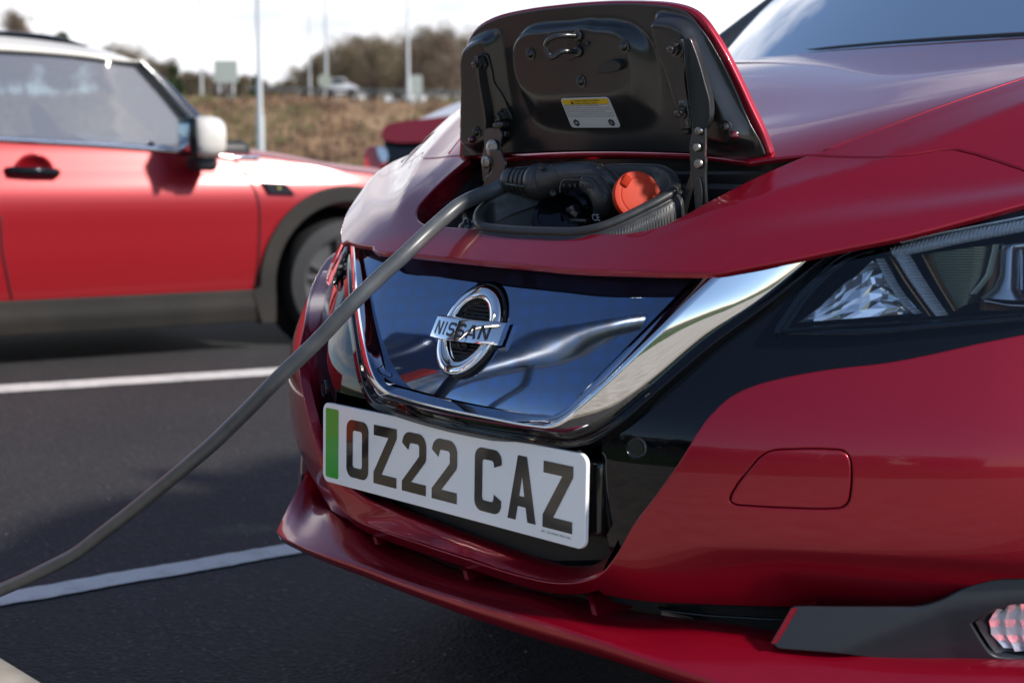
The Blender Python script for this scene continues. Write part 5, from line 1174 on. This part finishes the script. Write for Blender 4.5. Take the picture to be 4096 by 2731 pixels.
# interior
for s_ in (-.55,): MB().box(mP(s_,.85,-.45),(.45,.2,.75),Matrix.Rotation(R(-10)-MY,3,'Z').to_4x4(),bev=.08).box(mP(s_-.05,1.22,-.45),(.26,.14,.20),bev=.06).build('seat',MBLK,mini)
MB().box(mP(.95,.92,-.75),(1.3,.5,.12),Matrix.Rotation(-MY,3,'Z').to_4x4(),bev=.04).build('dashboard',MBLK,mini)
MB().lathe(mP(.35,.98,-.45),(md*.9+Vector((0,0,.4))),[(-.012,.17),(0,.185),(.012,.17),(0,.16),(-.012,.17)],28).build('steering_wheel',MBLK,mini)
MB().box(mP(-.6,.49,-.85),(1.55,3.6,.64),Matrix.Rotation(-MY,3,'Z').to_4x4(),bev=.05).build('floor_light_block',DARK,mini)  # black floor block extended down to shut light out beneath the car
# mirror
q=z('D',(860,575))[0]; P=onfn(q,lambda P:(P-MA).dot(mo)-.12,4,10,.05); Mm=Matrix.Rotation(-MY,3,'Z').to_4x4()
MB().box(P+md*.0,(.20,.16,.185),Mm,bev=.06).build('mirror_housing',CREAM,mini)
MB().box(P-md*.085+mo*.0,(.185,.03,.175),Mm,bev=.013).build('mirror_rim',BLK,mini)
MB().box(P-md*.1015,(.13,.004,.12),Mm,bev=.0015).build('mirror_glass',CHR,mini)
MB().box(P-mo*.05+Vector((0,0,-.115)),(.16,.10,.07),Mm,bev=.025).build('mirror_foot',MBLK,mini)
# handle, recess and side scuttle
hq=[msz(p) for p in z('D',(28,712),(255,722))]
hp_=[mb_(q.x,q.y)+mo*.035 for q in hq]; MB().tube([hp_[0]-mo*.03,hp_[0].lerp(hp_[1],.08),hp_[0].lerp(hp_[1],.5)+mo*.004,hp_[0].lerp(hp_[1],.92),hp_[1]-mo*.03],[.012,.017,.018,.017,.012],10,flat=.6).build('door_handle',BLK,mini)
c_=msz(z('D',(150,725))[0]); o_=mb_(c_.x,c_.y)
MB().lathe(o_,mo,[(-.004,.088),(.004,.086),(.002,.078),(-.020,.05),(-.022,0)],32).build('handle_recess',RED2,mini)
sc=[msz(p) for p in z('D',(1092,762),(1190,768),(1225,812),(1120,808))]
MB().prism([mb_(q.x,q.y)+mo*.004 for q in sc],mo*.012).build('side_scuttle',BLK,mini,smooth=False)
MB().lathe(mb_(*((sc[0]+sc[2])/2))+mo*.016,mo,[(0,.009),(.003,.008),(.003,0)],16).build('yellow_badge',mat('badge_yellow',(.35,.30,.06),.5),mini)
for sw in (wcs,wcs-2.495):
    c=mP(sw,.305,-.09)
    MB().lathe(c,mo,[(-.1,.20),(-.1,.29),(-.08,.305),(.06,.305),(.085,.29),(.09,.225),(.02,.222),(.02,0)],40).build('tyre',RUB,mini,angle=40)
    r_=MB().lathe(c,mo,[(.03,.225),(.085,.222),(.08,.21),(.045,.20),(.035,.05),(.05,.04),(.055,0)],40)
    for k in range(5):
        for d2 in (-9,9):
            a=R(k*72+20+d2); d=md*math.cos(a)+Vector((0,0,1))*math.sin(a); r_.tube([c+mo*.06+d*.035,c+mo*.072+d*.21],[.016,.013],6)
    r_.build('wheel_rim',mat('dark_alloy',(.13,.13,.135),.35,.6),mini,angle=40)
    MB().lathe(c-mo*.12,mo,[(0,.36),(.02,.36)],30).build('arch_liner',DARK,mini)
# ------------------------------------------------------------------ dark red hatchback behind, only its tail visible
far=empty('parked_car',onZ((1500,900),0),'dark red car behind the flap car, only its spoiler and rear lamp in view','car')
DR=paint('maroon_paint',(.22,.004,.012),.5,.35)
def fq(*p,d=12.5): return [onD(a,d) for a in z('Q',*p)]
F3=lambda name,px,d,dep,m_: MB().prism([onD(a,d) for a in cat(z('Q',*px)+z('Q',px[0]),4)[:-1]],RH*dep[0]+FH*dep[1]+Vector((0,0,dep[2]))).build(name,m_,far,angle=35)
F3('rear_body',((1560,1095),(1560,1300),(1640,1500),(3000,1500),(3000,1000),(2100,1040),(1720,1050),(1640,1070)),12.6,(0,1.6,0),DR)
F3('tail_lamp',((1552,1120),(1562,1080),(1600,1058),(1650,1065),(1700,1110),(1715,1175),(1640,1230),(1560,1260)),12.5,(0,.09,0),mat('tail_lamp_red',(.60,.03,.02),.2,0,1,.02))
F3('lamp_clear',((1640,1062),(1700,1070),(1722,1150),(1690,1180),(1650,1120)),12.45,(0,.05,0),SILV)
F3('rear_glass',((1690,1010),(1720,1180),(2300,1180),(2300,880),(2000,880)),12.55,(0,1.4,0),BLK)
F3('spoiler',((1675,960),(1700,915),(1800,880),(1950,865),(2300,862),(2300,1000),(1950,1030),(1720,1022),(1680,1000)),12.4,(0,.9,.0),DR)
F3('roof',((1940,868),(2250,735),(2600,640),(3000,600),(3000,900),(2300,900)),12.9,(0,1.3,0),mat('roof_highlight',(.7,.72,.75),.2,.3,1,.03))  # pale colour paints the white highlight on the dark red car's roof
# ------------------------------------------------------------------ embankment, road, poles, trees
BNK=mat('dead_bracken',(.16,.09,.045),.95); n_,r_=noise_col(BNK,(.095,.050,.030),(.34,.225,.13),.38,.3,.72,10); r_.color_ramp.elements.new(.5).color=(.23,.145,.08,1); bump(BNK,3,.8,.3)
D0,D1=88.,104.
def topz(a): return .88+ (355-204-.045*max(0,(a+30))*3)/3491.3*D1*1.0
rnd=random.Random(9)
rows=[]
for i in range(-90,91):
    a=i*1.6; row=[]
    tz=.88+ D1*(355-204-(max(0,min(60,(a+25))) *.55))/3491.3
    for j in range(15):
        t=j/14; d=D0+(D1-D0)*t; h=-.012+(tz)*sst(0,1,t*.92+.04)
        w=.0 if j in(0,) else 1
        row.append(vw(a,d,h+w*.28*noise.noise(Vector((a*.35,d*.35,0)))))
    row.append(vw(a,D1+6,tz)); row.append(vw(a,D1+30,tz+1)); rows.append(row)
o=MB().loft(rows).build('embankment',BNK,fixn=False); o['kind']='structure'
def tzat(a): return .88+ D1*(355-204-(max(0,min(60,(a+25))) *.55))/3491.3
# scrub tussocks
V=[];Fq=[]; rnd=random.Random(31)
for i in range(26000):
    a=rnd.uniform(-60,40); t=rnd.random(); d=D0+(D1-D0)*t; tz=tzat(a); h=-.0+tz*sst(0,1,t*.92+.04)+.28*noise.noise(Vector((a*.35,d*.35,0))); dn=noise.noise(Vector((a*.18,d*.18,3)))
    if dn<-.15 and rnd.random()<.7: continue
    p=vw(a,d,h); s_=rnd.uniform(.12,.40); k=len(V); an=rnd.uniform(0,3.14); ux=RH*math.cos(an)+FH*math.sin(an)
    V+=[p-ux*s_*.3,p+ux*s_*.3,p+ux*rnd.uniform(-.3,.3)+Vector((0,0,s_))]; Fq.append((k,k+1,k+2))
SCR=[mat('scrub_tan',(.32,.20,.11),.9),mat('scrub_brown',(.13,.07,.045),.9),mat('scrub_green',(.13,.13,.05),.9)]
o=mk('scrub',V,Fq,SCR,smooth=False,matidx=[min(2,int(abs(noise.noise(V[f[0]]*.12))*6+rnd.random())) if rnd.random()<.85 else 1 for f in Fq]); o['kind']='stuff'; tag(o,'brown dead scrub and bracken covering the embankment','scrub')
# guard rail
GLV=mat('galvanised_rail',(.13,.14,.14),.6,.2)
gr_=empty('guard_rail',vw(0,D1,tzat(0)),'grey steel guard rail running along the top of the embankment','guard rail')
rows=[];
for i in range(-9,30):
    a=i*2.0; p=vw(a,D1+.3,tzat(a)+.55); rows.append([p+Vector((0,0,-.10)),p+Vector((0,0,-.04))-FH*.05,p,p+Vector((0,0,.04))-FH*.05,p+Vector((0,0,.10)),p+Vector((0,0,.10))+FH*.02])
MB().loft(rows).build('rail_beam',GLV,gr_,fixn=False)
for i in range(-5,14):
    a=i*3.2; MB().box(vw(a,D1+.5,tzat(a)+.3),(.12,.12,.75)).build('post',GLV,gr_,smooth=False)
# lamp columns
PGR=mat('pole_grey',(.55,.57,.57),.45,.3)
def lamp(px,py_base,D,h,r,label):
    P=EYE+ray((px*S_,py_base*S_))*1.0; d=ray((px*S_,py_base*S_)); t=D/ (d.dot(FH)); P=EYE+d*t
    e=empty('lamp_column',P,label,'lamp post','lamp columns')
    MB().lathe(P,(0,0,1),[(-.5,r*1.45),(.95*min(1,r/.075),r*1.45),(1.1,r),(h,r*.55)],16).build('column',PGR,e,angle=50)
    MB().tube([P+Vector((0,0,h)),P+Vector((0,0,h))+RH*.25+Vector((0,0,.12)),P+Vector((0,0,h))+RH*1.0+Vector((0,0,.2))],.045,8).build('arm',PGR,e)
    MB().box(P+Vector((0,0,h+.2))+RH*1.25,(.6,.28,.12),Matrix.Rotation(YAW,3,'Z').to_4x4(),bev=.04).build('lantern',PGR,e)
lamp(599,352,40,9.5,.072,'nearest pale lamp column rising behind the bonnet of the red hatchback')
lamp(463,203,107,11,.065,'distant lamp column right of the hatchback windscreen pillar')
lamp(712,205,108,11,.06,'thin distant lamp column left of the round road sign')
lamp(750,212,106,12,.10,'thicker distant lamp column beside the white car on the road')
lamp(938,222,103,12,.10,'lamp column nearest the open flap, standing in front of the bare wood')
lamp(262,200,108,12,.05,'faint lamp column above the white roof of the hatchback')
SGN=mat('sign_grey_green',(.40,.45,.41),.6)
def sign(px,py,D,w,h,label,round_=False,name='road_sign'):
    d=ray((px*S_,py*S_)); P=EYE+d*(D/d.dot(FH)); e=empty(name,(P.x,P.y,P.z-h),label,'road sign')
    if round_: MB().lathe(P,-FH,[(0,w/2),(.03,w/2),(.03,0)],20).build('sign_plate',mat('sign_pale',(.36,.39,.33),.5),e,angle=40)
    else: MB().box(P,(w,.05,h),Matrix.Rotation(YAW,3,'Z').to_4x4()).build('sign_plate',SGN,e,smooth=False)
    for o_ in ((-w*.3,w*.3) if not round_ else (0,)): MB().tube([P+RH*o_-Vector((0,0,h*.4))+FH*.05,P+RH*o_-Vector((0,0,h*.5+2.0))+FH*.05],.06,8).build('sign_post',PGR,e)
sign(519,165,112,1.7,1.6,'grey green rectangular road sign seen above the hatchback bonnet')
sign(746,186,105,.95,.95,'small round pale road sign left of the white car',True)
sign(956,196,102,.8,1.3,'small pale rectangular sign beside the lamp column near the flap')
# passing white car on the road
d=ray((786*S_,212*S_)); P=EYE+d*(106.5/d.dot(FH)); wcar=empty('passing_car',P,'blurred white car driving along the road on the embankment','car')
prf=[(-2.1,.3),(-2.15,.75),(-1.7,.95),(-1.0,1.35),(.3,1.4),(1.0,1.0),(1.9,.85),(2.15,.6),(2.15,.3)]
MB().prism([P+RH*a*.55+Vector((0,0,b-.45))-FH*.8 for a,b in prf],FH*1.6).build('body',mat('white_car_paint',(.75,.76,.80),.3,0,1),wcar,angle=40)
MB().prism([P+RH*a*.55+Vector((0,0,b-.45))-FH*.82 for a,b in ((-1.5,.95),(-.95,1.28),(.25,1.32),(.8,1.0))],FH*1.64).build('side_glass',BLK,wcar,angle=40)
for a in (-1.35,1.35): MB().lathe(P+RH*a*.55-FH*.85+Vector((0,0,-.05)),-FH,[(-.1,.30),(.03,.30),(.04,0)],20).build('wheel',RUB,wcar,angle=40)
# bare trees: trunk + twig crown; three templates copied
TW=[mat('twig_brown',(.17,.125,.095),.9),mat('twig_tan',(.27,.205,.145),.9),mat('twig_olive',(.17,.165,.085),.9)]; EVG=[mat('evergreen_dark',(.035,.065,.025),.9),mat('evergreen_light',(.075,.11,.04),.9)]
def tree_mesh(seed,h,wd,n,evg=False):
    rnd=random.Random(seed); m=MB(); V=[];Fq=[];mi=[]
    m.tube([Vector((0,0,-1)),Vector((.1,0,h*.3)),Vector((0,.1,h*.62)),Vector((.1,.1,h*.92))],[.17,.14,.08,.02],8)
    tips=[]
    for i in range(26 if not evg else 18):
        z0=h*rnd.uniform(.18,.8); a=rnd.uniform(0,6.28); L=wd*rnd.uniform(.5,1)*(1-.55*z0/h) if not evg else wd*(1-z0/h)*rnd.uniform(.7,1)
        up=rnd.uniform(.5,1.3) if not evg else rnd.uniform(-.1,.2); p0=Vector((0,0,z0)); p1=p0+Vector((math.cos(a),math.sin(a),up*.6))*L*.5; p2=p0+Vector((math.cos(a+.3),math.sin(a+.3),up))*L
        m.tube([p0,p1,p2],[.06,.035,.012],5); tips+=[(p0.lerp(p1,.6),L*.25),(p1,L*.36),(p1.lerp(p2,.5),L*.36),(p2,L*.36)]
    for i in range(n):
        c,s_=tips[rnd.randrange(len(tips))]; d=Vector((rnd.gauss(0,.55),rnd.gauss(0,.55),rnd.gauss(0,.6)))*s_; p=c+d
        dr=(d.normalized()+Vector((0,0,rnd.uniform(.2,1.4) if not evg else -.1))).normalized(); sd=dr.orthogonal().normalized(); sd.rotate(Matrix.Rotation(rnd.uniform(0,6.28),3,dr)); L=rnd.uniform(.25,.8) if not evg else rnd.uniform(.15,.35); w=.022 if not evg else .10
        k=len(V); V+=[p-sd*w,p+sd*w,p+dr*L]; Fq.append((k,k+1,k+2)); mi.append(rnd.choice((0,0,1)) if not evg else rnd.choice((0,1)))
    return m,V,Fq,mi
def make_tree(seed,h,wd,n,evg,mats,label):
    e=empty('evergreen_tree' if evg else 'bare_tree',(0,0,0),label,'tree','trees along the road')
    m,V,Fq,mi=tree_mesh(seed,h,wd,n,evg); m.build('trunk',BRK,e); mk('crown',V,Fq,mats,e,smooth=False,matidx=mi); return e
def dup(root,loc,rz,sc,label):
    r=root.copy(); scene.collection.objects.link(r); r.location=loc; r.rotation_euler=(0,0,rz); r.scale=sc; r['label']=label
    for ch in list(root.children):
        c=ch.copy(); scene.collection.objects.link(c); c.parent=r
    return r
T=[make_tree(1,9,3.2,9000,False,TW[:2],''),make_tree(2,9,3.8,9000,False,[TW[1],TW[2]],''),make_tree(3,8,3.0,8000,False,[TW[0],TW[2]],''),make_tree(4,7,2.0,7000,True,EVG,'')]
used=set()
def place(k,px,pytop,D,label,wsc=1):
    d=ray((px*S_,620)); P=EYE+d*(D/d.dot(FH)); a=(px-1176)/3491.3*D; base=tzat(a) if D>D1 else 0
    H=.88+D*(355-pytop)/3491.3-base; h0=[9,9,8,7][k]; sc=H/h0; rz=random.Random(px).uniform(0,6.28)
    loc=(P.x,P.y,base); s3=(sc*wsc,sc*wsc,sc)
    if k not in used:
        used.add(k); r=T[k]; r.location=loc; r.rotation_euler=(0,0,rz); r.scale=s3; r['label']=label
    else: dup(T[k],loc,rz,s3,label)
place(0,62,6,118,'tall brown bare tree at the far left above the hatchback roof')
place(3,148,28,116,'dark evergreen beside the tall bare tree at the far left')
place(2,20,70,122,'lower bare tree at the left edge of the photo',1.3)
place(2,232,88,121,'low bare tree between the evergreen and the windscreen pillar',1.3)
place(1,300,96,124,'pale bare tree just above the hatchback roof edge',1.3)
place(3,405,118,118,'olive evergreen right of the hatchback pillar')
place(2,375,120,121,'thin bare tree left of the olive evergreen',1.3)
place(2,450,150,124,'low bare tree left of the rectangular sign',1.6)
place(2,545,158,125,'low bare tree right of the rectangular sign',1.6)
place(3,590,148,115,'small evergreen standing against the nearest lamp column',.9)
place(3,636,172,118,'small low evergreen right of the nearest lamp column',1.2)
for i,(px,py,lb) in enumerate([(262,128,'low brown tree above the middle of the hatchback window line'),(335,128,'low brown tree just behind the windscreen pillar top'),(372,140,'low brown tree left of the olive evergreen'),(425,146,'low brown tree right of the olive evergreen'),(452,160,'low brown tree behind the distant lamp column'),(482,158,'low brown tree left of the rectangular road sign'),(512,166,'low brown tree behind the rectangular road sign'),(548,164,'low brown tree right of the rectangular road sign'),(575,160,'low brown tree left of the nearest lamp column'),(612,166,'low brown tree right of the nearest lamp column'),(648,176,'low brown tree in the dip of the tree line')]):
    place((0,1,2)[i%3],px,py,126+i%3*4,lb,1.5)
wood=[(668,168,'first low bush like tree at the left end of the wood'),(700,140,'second small bare tree at the left end of the wood'),(728,115,'bare tree just left of the lamp column by the white car'),(762,96,'bare tree behind the lamp column by the white car'),(792,84,'bare tree directly above the white car'),(822,74,'tall bare tree right of the white car'),(850,66,'rounded bare tree in the middle of the wood'),(880,72,'bare tree left of the gap in the wood'),(908,78,'olive tinted bare tree left of the lamp column by the flap'),(940,80,'bare tree behind the lamp column by the flap'),(968,62,'bare tree right of the lamp column by the flap'),(1000,52,'tallest bare tree at the right of the wood'),(1034,56,'tall bare tree beside the open flap'),(1068,60,'bare tree partly hidden by the open flap')]
for i,(px,py,lb) in enumerate(wood):
    place((0,1,2)[i%3] if i!=0 else 2,px,py,112+(i*7)%12,lb,1.15 if py<120 else 1.7)
for i,(px,py,lb) in enumerate([(700,172,'low dark thicket tree under the left end of the wood'),(745,160,'low thicket tree behind the round sign'),(800,140,'low thicket tree behind the white car'),(860,130,'low thicket tree in the middle of the wood'),(920,135,'low thicket tree left of the pale sign'),(985,130,'low thicket tree right of the pale sign'),(1040,130,'low thicket tree beside the flap edge')]):
    place(2,px,py,128,lb,1.7)
for i,(px,py,lb) in enumerate([(1780,20,'bare tree seen through the windscreen, leftmost'),(2000,-30,'bare tree seen through the windscreen, second from left'),(2180,-20,'bare tree seen through the windscreen, third from left'),(2330,-40,'bare tree seen through the windscreen, rightmost')]):
    place(i%3,px,py,112,lb,1.4)
# unseen tree belt and grey warehouse, added to darken the reflections in the paint
ORD='first second third fourth fifth sixth seventh eighth ninth tenth eleventh twelfth thirteenth fourteenth fifteenth sixteenth seventeenth eighteenth nineteenth twentieth twenty-first twenty-second'.split()
HG=mat('hedge_leaf',(.035,.055,.02),.8); HG2=mat('hedge_leaf_light',(.09,.10,.04),.8)
rnd=random.Random(77)
for i in range(22):
    a=-34+i*3.4; p=ka+kd*a+kn*(34+rnd.uniform(-3,5)); hh=rnd.uniform(2.6,4.4)
    if i==0:
        he=empty('reflection_tree',(p.x,p.y,0),'x','tree'); V,Fq=leafcloud(Vector((p.x,p.y,hh*.55)),3.0,2.4,2.6,6000,.30,rnd,16)
        mk('crown',V,Fq,[HG,HG2],he,smooth=False,matidx=[rnd.randrange(2) for _ in Fq]); MB().tube([Vector((p.x,p.y,0)),Vector((p.x,p.y,1.5)),Vector((p.x+.2,p.y,3))],[.16,.13,.05],8).build('trunk',BRK,he)
        he['group']='unseen tree belt added for reflections'; he['label']='first unseen dark tree from the left end of the belt added for reflections'
    else: dup(he,(p.x,p.y,0),rnd.uniform(0,6),(1,1,hh/3.5),'%s unseen dark tree from the left end of the belt added for reflections'%ORD[i])
wh=empty('warehouse',ka+kn*75+kd*10,'long grey unseen warehouse with a shallow roof, added for reflections beyond the tree belt','building')
p0=ka+kn*75+kd*-14; GRY=mat('warehouse_cladding',(.22,.23,.25),.6); 
MB().add([p0,p0+kd*60,p0+kd*60+kn*25,p0+kn*25]+[q+Vector((0,0,8)) for q in (p0,p0+kd*60,p0+kd*60+kn*25,p0+kn*25)],[(0,1,5,4),(1,2,6,5),(2,3,7,6),(3,0,4,7),(4,5,6,7)]).build('wall',GRY,wh,smooth=False)
MB().add([p0-kn*.4+Vector((0,0,8.02)),p0+kd*60-kn*.4+Vector((0,0,8.02)),p0+kd*60+kn*12+Vector((0,0,10)),p0+kn*12+Vector((0,0,10)),p0+kd*60+kn*25.4+Vector((0,0,8.02)),p0+kn*25.4+Vector((0,0,8.02))],[(0,1,2,3),(3,2,4,5)]).build('roof',mat('warehouse_roof',(.35,.36,.38),.5),wh,smooth=False)
for k in range(6): MB().box(p0+kd*(6+k*9.4)-kn*.05+Vector((0,0,2)),(4,.1,4),Matrix.Rotation(math.atan2(kd.y,kd.x),3,'Z').to_4x4()).build('loading_door',mat('loading_door',(.5,.5,.5),.5),wh,smooth=False)
